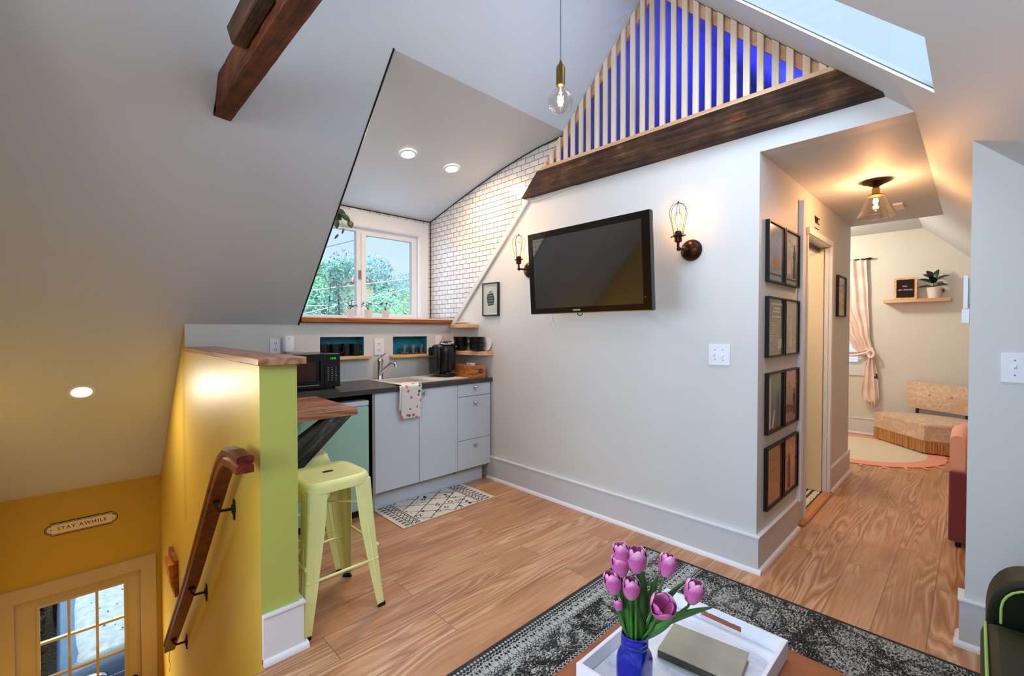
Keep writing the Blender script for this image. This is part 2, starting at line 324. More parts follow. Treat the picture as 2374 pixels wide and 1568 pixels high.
# ------------------------------------------------------------------ mesh builder
class MB:
    def __init__(s): s.v = []; s.f = []
    def add(s, vs, fs):
        o = len(s.v); s.v += [Vector(p) for p in vs]; s.f += [tuple(i+o for i in f) for f in fs]; return s
    def box(s, x0, x1, y0, y1, z0, z1):
        return s.add([(x, y, z) for x in (x0, x1) for y in (y0, y1) for z in (z0, z1)],
                     [(0, 1, 3, 2), (4, 6, 7, 5), (0, 4, 5, 1), (2, 3, 7, 6), (0, 2, 6, 4), (1, 5, 7, 3)])
    def prism(s, poly, vec):
        vec = Vector(vec); n = len(poly); a = [Vector(p) for p in poly]; b = [p+vec for p in a]
        nrm = Vector((0, 0, 0))
        for i in range(n): nrm += a[i].cross(a[(i+1) % n])
        if nrm.dot(vec) > 0: a.reverse(); b.reverse()
        return s.add(a+b, [tuple(range(n)), tuple(range(2*n-1, n-1, -1))] + [(i, i+n, (i+1) % n+n, (i+1) % n) for i in range(n)])
    def ring(s, c, ax, r, n, ry=None):
        ax = Vector(ax).normalized(); u = ax.orthogonal().normalized(); w = ax.cross(u)
        return [Vector(c)+u*r*math.cos(2*PI*i/n)+w*(ry or r)*math.sin(2*PI*i/n) for i in range(n)]
    def cyl(s, p0, p1, r0, r1=None, n=20):
        p0 = Vector(p0); p1 = Vector(p1); r1 = r0 if r1 is None else r1
        a = s.ring(p0, p1-p0, r0, n); b = s.ring(p1, p1-p0, r1, n)
        return s.add(a+b, [tuple(range(n-1, -1, -1)), tuple(range(n, 2*n))] + [(i, (i+1) % n, (i+1) % n+n, i+n) for i in range(n)])
    def tube(s, pts, r, n=8, closed=False):
        pts = [Vector(p) for p in pts]; k = len(pts); rs = r if isinstance(r, (list, tuple)) else [r]*k
        V = []; u = None
        for i, p in enumerate(pts):
            t = (pts[(i+1) % k]-pts[i-1]) if closed else (pts[min(i+1, k-1)]-pts[max(i-1, 0)])
            t.normalize()
            if u is None: u = t.orthogonal().normalized()
            else:
                u = u-t*u.dot(t)
                u = u.normalized() if u.length > 1e-6 else t.orthogonal().normalized()
            w = t.cross(u)
            V += [p+u*rs[i]*math.cos(2*PI*j/n)+w*rs[i]*math.sin(2*PI*j/n) for j in range(n)]
        F = []
        for i in range(k if closed else k-1):
            i2 = (i+1) % k
            F += [(i*n+j, i*n+(j+1) % n, i2*n+(j+1) % n, i2*n+j) for j in range(n)]
        if not closed: F += [tuple(range(n-1, -1, -1)), tuple(range((k-1)*n, k*n))]
        return s.add(V, F)
    def lathe(s, prof, c=(0, 0, 0), n=28, ax=(0, 0, 1), cap=True):
        c = Vector(c); ax = Vector(ax).normalized(); u = ax.orthogonal().normalized(); w = ax.cross(u)
        V = []
        for r, h in prof: V += [c+ax*h+u*r*math.cos(2*PI*j/n)+w*r*math.sin(2*PI*j/n) for j in range(n)]
        F = []; k = len(prof)
        for i in range(k-1): F += [(i*n+j, i*n+(j+1) % n, (i+1)*n+(j+1) % n, (i+1)*n+j) for j in range(n)]
        if cap: F += [tuple(range(n-1, -1, -1)), tuple(range((k-1)*n, k*n))]
        return s.add(V, F)
    def ell(s, c, rx, ry, rz, n=16, m=10):
        c = Vector(c); V = [c+Vector((0, 0, -rz))]
        for i in range(1, m):
            a = -PI/2+PI*i/m
            V += [c+Vector((rx*math.cos(a)*math.cos(2*PI*j/n), ry*math.cos(a)*math.sin(2*PI*j/n), rz*math.sin(a))) for j in range(n)]
        V.append(c+Vector((0, 0, rz))); L = len(V)-1
        F = [(0, 1+(j+1) % n, 1+j) for j in range(n)]
        for i in range(m-2): F += [(1+i*n+j, 1+i*n+(j+1) % n, 1+(i+1)*n+(j+1) % n, 1+(i+1)*n+j) for j in range(n)]
        F += [(L, 1+(m-2)*n+j, 1+(m-2)*n+(j+1) % n) for j in range(n)]
        return s.add(V, F)
    def grid(s, fn, nu, nv):
        V = [fn(i/nu, j/nv) for i in range(nu+1) for j in range(nv+1)]
        return s.add(V, [(i*(nv+1)+j, (i+1)*(nv+1)+j, (i+1)*(nv+1)+j+1, i*(nv+1)+j+1) for i in range(nu) for j in range(nv)])
    def plate(s, us, vs, holes, P, th):
        """slab over the u,v rectangle with rectangular holes; P maps (u,v) to a point, th is the thickness vector"""
        U = sorted(set([us[0], us[1]]+[h[i] for h in holes for i in (0, 1) if us[0] < h[i] < us[1]]))
        W = sorted(set([vs[0], vs[1]]+[h[i] for h in holes for i in (2, 3) if vs[0] < h[i] < vs[1]]))
        th = Vector(th)
        full = lambda i, j: 0 <= i < len(U)-1 and 0 <= j < len(W)-1 and not any(h[0] <= (U[i]+U[i+1])/2 <= h[1] and h[2] <= (W[j]+W[j+1])/2 <= h[3] for h in holes)
        for i in range(len(U)-1):
            for j in range(len(W)-1):
                if not full(i, j): continue
                q = [Vector(P(U[i], W[j])), Vector(P(U[i+1], W[j])), Vector(P(U[i+1], W[j+1])), Vector(P(U[i], W[j+1]))]
                o = [p+th for p in q]
                s.add(q, [(0, 1, 2, 3)]); s.add(o, [(3, 2, 1, 0)])
                for a, b, nb in ((0, 1, (i, j-1)), (1, 2, (i+1, j)), (2, 3, (i, j+1)), (3, 0, (i-1, j))):
                    if not full(*nb): s.add([q[a], q[b], o[b], o[a]], [(0, 3, 2, 1)])
        return s
    def rot(s, mat, c=(0, 0, 0)):
        c = Vector(c); s.v = [mat @ (p-c)+c for p in s.v]; return s
    def move(s, d):
        d = Vector(d); s.v = [p+d for p in s.v]; return s
    def build(s, name, mat, parent=None, smooth=40, bevel=0., seg=2, weld=False, local=False, sub=0, solid=0.):
        me = bpy.data.meshes.new(name)
        if parent is None:
            xs = [p.x for p in s.v]; ys = [p.y for p in s.v]; zs = [p.z for p in s.v]
            o = Vector(((min(xs)+max(xs))/2, (min(ys)+max(ys))/2, min(zs)))
        else: o = Vector((0, 0, 0)) if local else wloc(parent)
        me.from_pydata([p-o for p in s.v], [], s.f); me.validate(); me.update()
        import bmesh
        bm = bmesh.new(); bm.from_mesh(me)
        if weld: bmesh.ops.remove_doubles(bm, verts=bm.verts, dist=1e-5)
        bmesh.ops.recalc_face_normals(bm, faces=bm.faces); bm.to_mesh(me); bm.free()
        if smooth:
            for p in me.polygons: p.use_smooth = True
            me.set_sharp_from_angle(angle=math.radians(smooth))
        me.materials.append(mat if not isinstance(mat, str) else M[mat])
        ob = bpy.data.objects.new(name, me); COL.objects.link(ob)
        if parent is None: ob.location = o
        else: ob.parent = parent
        if solid:
            md = ob.modifiers.new('s', 'SOLIDIFY'); md.thickness = solid; md.offset = 0
        if bevel:
            md = ob.modifiers.new('b', 'BEVEL'); md.width = bevel; md.segments = seg; md.limit_method = 'ANGLE'; md.angle_limit = math.radians(40); md.harden_normals = False
        if sub:
            md = ob.modifiers.new('u', 'SUBSURF'); md.levels = md.render_levels = sub
        return ob

def wloc(o):
    v = Vector((0, 0, 0))
    while o is not None: v = v+o.location; o = o.parent
    return v
def tag(o, label, cat, group=None, kind=None):
    o['label'] = label; o['category'] = cat
    if group: o['group'] = group
    if kind: o['kind'] = kind
    return o
def thing(name, label, cat, loc=(0, 0, 0), rot=(0, 0, 0), group=None):
    o = bpy.data.objects.new(name, None); COL.objects.link(o); o.location = loc; o.rotation_euler = rot
    o.empty_display_size = .05
    return tag(o, label, cat, group)
def struct(o): o['kind'] = 'structure'; return o
def dup(src, loc, label, rot=None):
    r = src.copy(); COL.objects.link(r); r.location = loc; r['label'] = label
    if rot: r.rotation_euler = rot
    def rec(a, b):
        for ch in [c for c in bpy.data.objects if c.parent == a]:
            c = ch.copy(); COL.objects.link(c); c.parent = b; rec(ch, c)
    rec(src, r); return r
def text(name, body, size, loc, rot, mat, parent, ext=.0008, align='CENTER', space=1.):
    cu = bpy.data.curves.new(name, 'FONT'); cu.body = body; cu.size = size; cu.extrude = ext; cu.align_x = align; cu.align_y = 'CENTER'; cu.space_character = space
    cu.materials.append(M[mat]); tmp = bpy.data.objects.new('t', cu); me = bpy.data.meshes.new_from_object(tmp); bpy.data.objects.remove(tmp); o = bpy.data.objects.new(name, me); COL.objects.link(o)
    o.parent = parent; o.location = Vector(loc)-wloc(parent); o.rotation_euler = rot; return o
def light(kind, loc, power, color=(1, 1, 1), size=.1, rot=(0, 0, 0), sizey=None, name='lamp_light', spot=None, blend=.6):
    L = bpy.data.lights.new(name, kind); L.energy = power; L.color = color
    if kind == 'AREA':
        L.size = size
        if sizey: L.shape = 'RECTANGLE'; L.size_y = sizey
        else: L.shape = 'DISK'
    elif kind in ('POINT', 'SPOT'): L.shadow_soft_size = size
    if kind == 'SPOT': L.spot_size = spot; L.spot_blend = blend
    o = bpy.data.objects.new(name, L); COL.objects.link(o); o.location = loc; o.rotation_euler = rot
    if kind == 'POINT': o.visible_camera = False
    return o
FX = (PI/2, 0, -PI/2)     # lettering that faces -X
FY = (PI/2, 0, 0)         # lettering that faces -Y
WARM = lin((255, 196, 128)); NEUT = lin((255, 232, 205)); SKY = lin((206, 228, 255))

# ------------------------------------------------------------------ camera, world, view
cam = bpy.data.cameras.new('camera'); cam.sensor_width = 36; cam.lens = 36*1045/2374; cam.clip_start = .02
co = bpy.data.objects.new('camera', cam); COL.objects.link(co); co.location = (0, 0, 1.35)
co.rotation_euler = (math.radians(89.), 0, math.radians(45.8-90)); SC.camera = co
SC.view_settings.view_transform = 'Standard'; SC.view_settings.look = 'None'; SC.view_settings.gamma = 1; SC.view_settings.exposure = .12
SC.view_settings.use_curve_mapping = False
SC.cycles.use_denoising = True; SC.cycles.max_bounces = 10; SC.cycles.diffuse_bounces = 6; SC.cycles.sample_clamp_indirect = 6
SC.cycles.transparent_max_bounces = 16; SC.cycles.caustics_reflective = False; SC.cycles.caustics_refractive = False
w = bpy.data.worlds.new('sky'); SC.world = w; w.use_nodes = True
nt = w.node_tree; bg = nt.nodes['Background']
tc = nt.nodes.new('ShaderNodeTexCoord'); sx = nt.nodes.new('ShaderNodeSeparateXYZ'); rp = nt.nodes.new('ShaderNodeValToRGB')
nt.links.new(tc.outputs['Generated'], sx.inputs[0]); nt.links.new(sx.outputs[2], rp.inputs[0]); nt.links.new(rp.outputs[0], bg.inputs[0])
cr = rp.color_ramp; cr.elements[0].position = .0; cr.elements[0].color = (*lin((214, 234, 255)), 1); cr.elements[1].position = .75; cr.elements[1].color = (*lin((212, 228, 245)), 1)
e = cr.elements.new(.3); e.color = (*lin((186, 216, 252)), 1)
bg.inputs[1].default_value = 1.12

# ------------------------------------------------------------------ the setting
XT = 2.715            # television wall plane
XR = -2.9             # gable behind the viewer
HN, CN = 5.06, 2.128  # y+z of the stair-side slope, z-y of the skylight slope
RY = (HN-CN)/2        # ridge
# floors
struct(MB().plate((XR, 7.45), (-1.1, 3.75), [(-.50, .5295, 1.95, 9)], lambda u, v: (u, v, 0), (0, 0, -.2)).build('floor', 'floor'))
struct(MB().box(3.52, 5.2, .867, 2.6, .0, .012).build('floor', 'bathtile'))
struct(MB().box(5.3, 7.45, 3.75, 4.2, -.2, 0).build('floor', 'floor'))
struct(MB().box(-.46, .529, 4.55, 4.975, -2.85, -2.75).build('floor', 'oakstrip'))
# roof slopes
def slopeN(pts, name='ceiling', mat='ceil'):
    return struct(MB().prism([(x, y, HN-y) for x, y in pts], (0, .09, .09)).build(name, mat))
slopeN([(XR, RY), (1.2485, RY), (1.2485, 3.67), (.529, 3.67), (.529, 4.985), (XR, 4.985)])
slopeN([(1.2485, RY), (7.45, RY), (7.45, 4.2), (2.745, 4.2), (2.745, 2.2), (1.2485, 2.2)])
struct(MB().plate((XR, 7.45), (-1.1, RY), [(1.88, 2.345, .12, 1.1)], lambda u, v: (u, v, CN+v), (0, -.006, .006)).build('ceiling', 'ceil'))
# dormer over the kitchen window
DC = [(2.2, 2.86), (2.5, 2.842), (2.744, 2.808), (3.0, 2.762), (3.258, 2.705), (3.589, 2.622), (4.06, 2.497), (4.3, 2.43)]
struct(MB().prism([(1.18, y, z) for y, z in DC]+[(1.18, y, z+.12) for y, z in reversed(DC)], (1.64, 0, 0)).build('ceiling', 'ceil', smooth=30))
cheek = [(3.664, 1.402), (2.206, 2.86)]+DC[1:-1]+[(4.06, 1.402)]
struct(MB().prism([(1.25, y, z) for y, z in cheek], (-.08, 0, 0)).build('wall_left', 'tiley'))
struct(MB().prism([(2.735, y, z) for y, z in cheek], (.08, 0, 0)).build('wall_right', 'tiley'))
WIN = (1.36, 2.606, 1.467, 2.336)
struct(MB().plate((1.2, 2.8), (1.40, 2.56), [WIN], lambda u, v: (u, 4.06, v), (0, .14, 0)).build('wall_back', 'tilex'))
# black edge trim round the tiled cheeks
def edge(pts, r=.0045): return struct(MB().tube(pts, r, 6).build('trim_1', 'blackm'))
edge([(1.252, 3.675, 1.388), (1.252, 2.197, 2.866)], .007)
edge([(2.728, 3.66, 1.40), (2.728, 2.2, 2.86)])
edge([(2.73, y, z-.004) for y, z in DC[:-1]])
edge([(2.731, 4.055, 1.45), (2.731, 4.055, 2.496)], .004)
edge([(1.25, 4.056, 2.493), (2.73, 4.056, 2.493)], .004)
# kitchen wall with two niches
NI = [(1.418, 1.791, 1.128, 1.294), (2.068, 2.431, 1.122, 1.292)]
struct(MB().plate((.529, 2.8), (0, 1.41), NI, lambda u, v: (u, 3.67, v), (0, .11, 0)).build('wall_back', 'wall'))
for a, b, c, d in NI: struct(MB().plate((a-.006, b+.006), (c-.006, d+.006), [(a+.0015, b-.0015, c+.0015, d-.0015)], lambda u, v: (u, 3.6745, v), (0, .12, 0)).box(a, b, 3.785, 3.8, c, d).build('wall_back', 'teal'))
# television wall, loft opening above it, hall opening beside it
tv = [(.838, 0), (3.68, 0), (3.68, 1.385), (HN-2.62, 2.62), (2.62-CN, 2.62), (2.33-CN, 2.33), (.838, 2.33)]
struct(MB().prism([(XT, y, z) for y, z in tv], (.10, 0, 0)).build('wall_right', 'wall'))
struct(MB().prism([(XT, -1.1, 0), (XT, .018, 0), (XT, .018, 2.146), (XT, -1.1, 1.028)], (.09, 0, 0)).build('wall_right', 'wall'))
# casing strip following the slope beside the tiles
cs = [(3.66, 1.398), (2.612, 2.446), (2.545, 2.446), (3.60, 1.398)]
struct(MB().prism([(XT, y, z) for y, z in cs], (-.02, 0, 0)).build('trim_2', 'wall', bevel=.003))
struct(MB().prism([(XT, y, z) for y, z in [(2.60, 2.446), (2.56, 2.40), (2.42, 2.40), (2.1, 2.425), (2.1, 2.446)]], (-.008, 0, 0)).build('trim_2', 'wall'))
# hall
struct(MB().plate((2.815, 5.25), (0, 2.33), [(3.70, 4.445, 0, 2.045)], lambda u, v: (u, .838, v), (0, .10, 0)).build('wall_left', 'wall'))
struct(MB().box(XT+.1, 5.3, .20, .95, 2.33, 2.45).build('ceiling', 'ceil'))
struct(MB().prism([(5.25, .838, 0), (5.25, 3.2, 0), (5.25, 3.2, 1.86), (5.25, 2.4, 2.66), (5.25, .838, 2.66)], (.05, 0, 0)).build('wall_left', 'wall'))
struct(MB().box(5.25, 5.3, .33, .838, 2.45, 2.66).build('wall_left', 'wall'))
# end room
FW = (1.03, 1.75, .86, 2.02)
struct(MB().plate((-1.1, 3.3), (0, 2.62), [FW], lambda u, v: (7.35, u, v), (.1, 0, 0)).build('wall_back', 'endwall'))
struct(MB().box(5.3, 7.35, .452, 2.48, 2.58, 2.66).build('ceiling', 'ceil'))
struct(MB().box(5.3, 7.35, 3.2, 3.3, 0, 2.6).build('wall_left', 'cream'))
# low wall under the skylight slope, gable behind the viewer with an unseen window added for light
struct(MB().box(XR, 7.45, -1.2, -1.1, 0, 1.05).build('wall_right', 'wall'))
struct(MB().plate((-1.2, 5.1), (-.2, 3.7), [(.2, 2.7, .8, 2.25)], lambda u, v: (XR, u, v), (-.1, 0, 0)).build('wall_front', 'wall'))
struct(MB().plate((.2, 2.7), (.8, 2.25), [(.28, 1.41, .88, 2.17), (1.49, 2.62, .88, 2.17)], lambda u, v: (XR-.02, u, v), (-.06, 0, 0)).build('added_window', 'trim'))  # frame of the added window, out of view
# bathroom shell
struct(MB().box(3.4, 5.2, 2.5, 2.6, 0, 2.4).build('wall_back', 'cream'))
struct(MB().box(3.44, 3.5, .938, 2.5, 0, 2.4).build('wall_left', 'cream'))
struct(MB().box(3.44, 5.2, .938, 2.55, 2.35, 2.4).build('ceiling', 'ceil'))
# stair well
struct(MB().prism([(-.46, y, z) for y, z in [(1.95, 0), (1.95, 3.11), (4.985, .075), (4.985, -2.85), (1.95, -2.85)]], (-.1, 0, 0)).build('wall_left', 'yellow'))
struct(MB().box(-.46, .529, 1.85, 1.95, -2.85, -.2).build('wall_front', 'yellow'))
DO = (-.36, .40, -2.75, -.68)
struct(MB().plate((-.56, .66), (-2.85, .09), [DO], lambda u, v: (u, 4.975, v), (0, .12, 0)).build('wall_back', 'yellow'))
# half wall between stairs and kitchen: lime room side, mustard stair side
hw = MB().box(.5295, .672, 1.99, 3.67, 0, 1.208)
struct(hw.build('wall_left', 'green'))
struct(MB().prism([(.529, 1.99, 1.208), (.529, 3.67, 1.208), (.529, 3.67, 1.39), (.529, 4.975, .085), (.529, 4.975, -2.85), (.529, 1.95, -2.85), (.529, 1.95, -.003), (.529, 1.99, -.003)], (.0004, 0, 0)).build('wall_left', 'yellow'))
struct(MB().box(.5294, .65, 1.95, 4.975, -2.85, -.201).build('wall_left', 'yellow'))
struct(MB().prism([(.5294, 3.785, -.2), (.5294, 3.785, 1.274), (.5294, 4.975, .085), (.5294, 4.975, -.2)], (.1, 0, 0)).build('wall_left', 'yellow'))
# stairs
st = MB()
for k in range(12): st.box(-.46, .52, 1.95+k*.215, 1.95+(k+1)*.215, -2.75, -.21*(k+1)-.02)
struct(st.build('floor', 'oakstrip'))
struct(MB().prism([(.5, 1.97, -.02), (.5, 4.5, -2.2), (.5, 4.5, -2.27), (.5, 1.97, -.1)], (.028, 0, 0)).build('trim_3', 'trim'))

# baseboards with shoe moulding
def base(p0, p1, nrm, name='baseboard_right', h=.195, mat='trimgrey', ends=(0, 0)):
    p0 = Vector(p0); p1 = Vector(p1); nn = Vector((*nrm, 0)); d = (p1-p0).normalized()
    def bar(lo, hi, t, z0, z1, nm, m):
        a = p0.to_3d()-d.to_3d()*(t if ends[0] else 0); b = p1.to_3d()+d.to_3d()*(t if ends[1] else 0)
        q = [a-nn*lo*0+Vector((0, 0, z0)), a+nn*t+Vector((0, 0, z0)), a+nn*t+Vector((0, 0, z1)), a+Vector((0, 0, z1))]
        struct(MB().prism(q, b-a).build(nm, m, bevel=.002))
    bar(0, 0, .016, 0, h, name, mat)
    bar(0, 0, .022, h, h+.012, name, 'trim')
    # quarter round shoe
    a = p0.to_3d()-d.to_3d()*(.032 if ends[0] else 0); b = p1.to_3d()+d.to_3d()*(.032 if ends[1] else 0); c = a; arc = [c, c+nn*.032]+[c+nn*(.016+.016*math.cos(t))+Vector((0, 0, .022*math.sin(t)+.002)) for t in (.4, .8, 1.2, 1.57)]+[c+Vector((0, 0, .024))]
    struct(MB().prism(arc, b-a).build(name, 'trim', smooth=60))
base((XT, .838), (XT, 3.1), (-1, 0), ends=(.022, 0))
base((XT, .838), (3.505, .838), (0, -1), 'baseboard_left')
base((4.457, .838), (5.30, .838), (0, -1), 'baseboard_left')
base((XT, -1.1), (XT, .018), (-1, 0), ends=(0, .022))
base((XT, .018), (2.805, .018), (0, 1))
base((7.35, -1.0), (7.35, 3.2), (-1, 0), 'baseboard_back', mat='trim')
base((.529, 1.99), (.672, 1.99), (0, -1), 'baseboard_front', ends=(0, 1), h=.19, mat='trim')
base((.672, 1.99), (.672, 2.9), (1, 0), 'baseboard_left', h=.19, mat='trim')

# ------------------------------------------------------------------ dormer window
W = thing('window_1', 'white sliding window over the sink between tiled dormer walls', 'window', (1.983, 4.06, 1.45)); W['kind'] = 'structure'
MB().plate((1.262, 2.70), (1.452, 2.466), [(1.362, 2.604, 1.455, 2.334)], lambda u, v: (u, 4.046, v), (0, .014, 0)).build('window_casing', 'trim', W, bevel=.003)
MB().plate((1.362, 2.604), (1.457, 2.334), [(1.374, 2.592, 1.462, 2.326)], lambda u, v: (u, 4.06, v), (0, .09, 0)).build('window_reveal', 'trim', W)
MB().plate((1.374, 2.592), (1.460, 2.326), [(1.41, 1.936, 1.49, 2.292), (2.03, 2.54, 1.512, 2.266)], lambda u, v: (u, 4.11, v), (0, .05, 0)).box(1.98, 1.99, 4.10, 4.112, 1.50, 2.28).build('window_frame', 'trim', W, bevel=.004)
MB().box(1.40, 1.945, 4.13, 4.134, 1.48, 2.30).box(2.02, 2.55, 4.138, 4.142, 1.50, 2.28).build('pane', 'pane', W)
MB().box(1.955, 1.975, 4.095, 4.112, 1.84, 1.92).build('latch', 'grey', W)
o = MB().box(1.262, 2.712, 3.63, 4.046, 1.412, 1.450).build('window_ledge', 'sill', bevel=.004)
tag(o, 'thick rust-brown timber sill board under the kitchen window', 'window sill')
o = MB().box(1.262, 2.64, 3.69, 4.046, 1.4505, 1.462).build('sill_board', 'trim'); tag(o, 'thin white board lying on the brown window sill', 'board')

# ------------------------------------------------------------------ far room window
W = thing('window_2', 'bedroom window with white blinds behind the blush curtain', 'window', (7.35, 1.39, .78)); W['kind'] = 'structure'
MB().plate((.96, 1.82), (.76, 2.12), [(1.03, 1.75, .87, 2.02)], lambda u, v: (7.334, u, v), (.016, 0, 0)).build('window_casing', 'trim', W)
MB().plate((1.03, 1.75), (.86, 2.02), [(1.07, 1.71, .93, 1.98)], lambda u, v: (7.36, u, v), (.03, 0, 0)).build('window_frame', 'trim', W)
b = MB()
for k in range(36): b.box(7.352, 7.372, 1.06, 1.72, .94+k*.029, .944+k*.029)
b.build('blind_slats', 'trim', W)['kind'] = 'stuff'
MB().box(7.385, 7.388, 1.05, 1.73, .9, 2.0).build('pane', 'pane', W)
# skylight
W = thing('window_4', 'skylight set into the sloping ceiling beside the loft screen', 'skylight', (2.11, .6, 2.8)); W['kind'] = 'structure'
MB().plate((1.85, 2.375), (.09, 1.13), [(1.874, 2.351, .114, 1.106)], lambda u, v: (u, v-.0105, CN+v+.0105), (0, -.008, .008)).build('frame', 'grey', W)
MB().prism([(1.87, .11-.0065, CN+.11+.0065), (2.355, .11-.0065, CN+.11+.0065), (2.355, 1.11-.0065, CN+1.11+.0065), (1.87, 1.11-.0065, CN+1.11+.0065)], (0, -.003, .003)).build('pane', 'panesky', W)

# ------------------------------------------------------------------ loft screen, header beam, collar tie
T = thing('slat_screen', 'triangular pale pine slat screen closing the loft above the header beam', 'screen', (2.67, RY, 2.61))
def top_at(y): return min(HN-y, CN+y)
b = MB().prism([(2.672, 2.445, 2.612), (2.672, .487, 2.612), (2.672, .515, 2.642), (2.672, 2.415, 2.642)], (.04, 0, 0)); b.build('bottom_rail', 'piney', T)
for sgn in (1, -1):
    yy = (2.43, RY) if sgn > 0 else (.50, RY)
    q = [(2.70, yy[0], top_at(yy[0])-.004), (2.70, yy[1], top_at(yy[1])-.004), (2.70, yy[1], top_at(yy[1])-.085), (2.70, yy[0]-sgn*.06, top_at(yy[0])-.022)]
    MB().prism(q, (.022, 0, 0)).build('sloping_rail', 'piney', T)
n = 27; ys = [.545+(2.39-.545)*k/(n-1) for k in range(n)]
for y in ys:
    j = random.uniform(-.003, .003); a, c = y-.0165+j, y+.0165+j
    zt = [top_at(a)-.004, top_at(c)-.004]
    q = [(2.674, a, 2.632), (2.674, c, 2.632), (2.674, c, zt[1])] + ([(2.674, RY, top_at(RY)-.004)] if a < RY < c else []) + [(2.674, a, zt[0])]
    sl = MB().prism(q, (.018, 0, 0)).build('slat', 'pine', T, bevel=.0015)
o = MB().prism([(2.655, HN-2.44, 2.434), (2.655, HN-2.612, 2.61), (2.655, 2.612-CN, 2.61), (2.655, 2.436-CN, 2.434)], (.06, 0, 0)).build('header_beam', 'dark')
tag(o, 'dark rough-sawn header beam spanning the wall above the television', 'beam')
for ky, kz, kr in ((.93, 2.53, .03), (2.28, 2.50, .02), (1.6, 2.47, .012)):
    MB().lathe([(kr, -.001), (kr*1.08, .002), (kr*.8, .003), (kr*.5, .001), (.002, .001)], (2.6548, ky, kz), 20, (-1, 0, 0)).rot(Matrix.Diagonal((1, 1.5, .6)), (2.6548, ky, kz)).build('knot', 'dark2', o)
b = MB(); N = 40
rr = [random.uniform(-.003, .003) for _ in range(4*(N+1))]
def bfn(i, k):
    y0 = .30+(2.636-.30)*i/N; t = i/N
    x = (.505, .505, .585, .585)[k]; z = (2.41, 2.565, 2.565, 2.41)[k]
    y = y0
    if i == N: y = min(2.648, HN-z-.004)
    return (x+rr[4*i+k], y, z+rr[4*i+k]*1.3)
V = [bfn(i, k) for i in range(N+1) for k in range(4)]
b.add(V, [(i*4+k, i*4+(k+1) % 4, (i+1)*4+(k+1) % 4, (i+1)*4+k) for i in range(N) for k in range(4)]+[(3, 2, 1, 0), (N*4, N*4+1, N*4+2, N*4+3)])
T = thing('collar_tie_beam', 'rough reddish-brown roof tie timber hanging below the left slope', 'beam', (.545, 1.5, 2.41))
b.build('timber', 'dark2', T)
MB().prism([(.45, 1.66, 2.455), (.45, 2.02, 2.455), (.45, 2.10, 2.56), (.45, 1.72, 2.56)], (.052, 0, 0)).build('bolted_block', 'dark', T, bevel=.006)
# blue-lit loft behind the screen
struct(MB().box(2.82, 5.25, .45, 2.45, 2.452, 2.56).build('floor', 'blackm'))
struct(MB().prism([(5.0, RY-1.1, 2.55), (5.0, RY+1.1, 2.55), (5.0, RY, 3.62)], (.05, 0, 0)).build('wall_back', 'wall'))
light('AREA', (3.5, 1.0, 2.64), 14, (.02, .03, 1.), .3, (math.radians(180+25), 0, 0), name='loft_blue_light')
light('POINT', (3.5, .95, 2.75), 3, (.02, .03, 1.), .06, name='loft_blue_light')

# ------------------------------------------------------------------ half wall cap, bar, brace
o = MB().prism([(.516, 1.955, 1.2085), (.70, 1.955, 1.2085), (.70, 3.66, 1.2085), (.516, 3.66, 1.2085)], (0, 0, .03)).build('half_wall_cap', 'butchery', bevel=.003)
tag(o, 'reddish wooden cap board on top of the lime and mustard half wall', 'shelf board')
o = MB().box(.674, 1.134, 2.40, 3.028, .878, .916).build('breakfast_bar', 'butcher', bevel=.003)
tag(o, 'butcher block bar top cantilevered from the half wall', 'bar top')
b = MB().prism([(.6735, 2.405, .482), (1.10, 2.405, .877), (.965, 2.405, .877), (.6735, 2.405, .69)], (0, .07, 0))
o = b.build('bar_brace', 'brace', bevel=.003); tag(o, 'blackened rough diagonal timber brace under the bar top', 'brace')

# ------------------------------------------------------------------ kitchen run
CT = .922
o = MB().plate((.70, 2.712), (3.04, 3.668), [(1.86, 2.13, 3.20, 3.52)], lambda u, v: (u, v, CT), (0, 0, -.034)).build('worktop', 'counter', bevel=.002)
tag(o, 'charcoal laminate worktop running along the kitchen wall', 'worktop')
T = thing('sink', 'stainless steel inset sink with ribbed drainer in the charcoal worktop', 'sink', (2.15, 3.36, CT))
MB().plate((1.80, 2.52), (3.13, 3.60), [(1.862, 2.128, 3.202, 3.518)], lambda u, v: (u, v, CT+.0045), (0, 0, -.004)).build('rim', 'steel', T, bevel=.001)
MB().plate((1.862, 2.128), (3.202, 3.518), [(1.866, 2.124, 3.206, 3.514)], lambda u, v: (u, v, CT), (0, 0, -.15)).box(1.862, 2.128, 3.202, 3.518, CT-.155, CT-.15).build('basin', 'steel', T)
b = MB()
for k in range(8): b.tube([(2.17, 3.20+k*.046, CT+.0055), (2.48, 3.19+k*.048, CT+.0055)], .005, 8)
b.build('drainer_ribs', 'steel', T)
MB().cyl((1.995, 3.36, CT-.149), (1.995, 3.36, CT-.146), .03).build('drain', 'chrome', T)
T = thing('faucet', 'chrome single-lever faucet standing behind the sink', 'faucet', (1.90, 3.61, CT))
MB().lathe([(.032, 0), (.03, .01), (.026, .02), (.023, .14), (.027, .145), (.027, .165), (.018, .185), (.004, .19)], (1.90, 3.595, CT+.005)).build('body', 'chrome', T)
MB().tube([(1.90, 3.59, CT+.055), (1.915, 3.53, CT+.10), (1.935, 3.47, CT+.145), (1.945, 3.44, CT+.15), (1.952, 3.425, CT+.14), (1.955, 3.418, CT+.115)], [.013, .013, .012, .012, .014, .015], 12).build('spout', 'chrome', T)
MB().tube([(1.90, 3.595, CT+.185), (1.91, 3.57, CT+.205), (1.925, 3.545, CT+.225)], [.007, .006, .008], 8).build('lever', 'chrome', T)

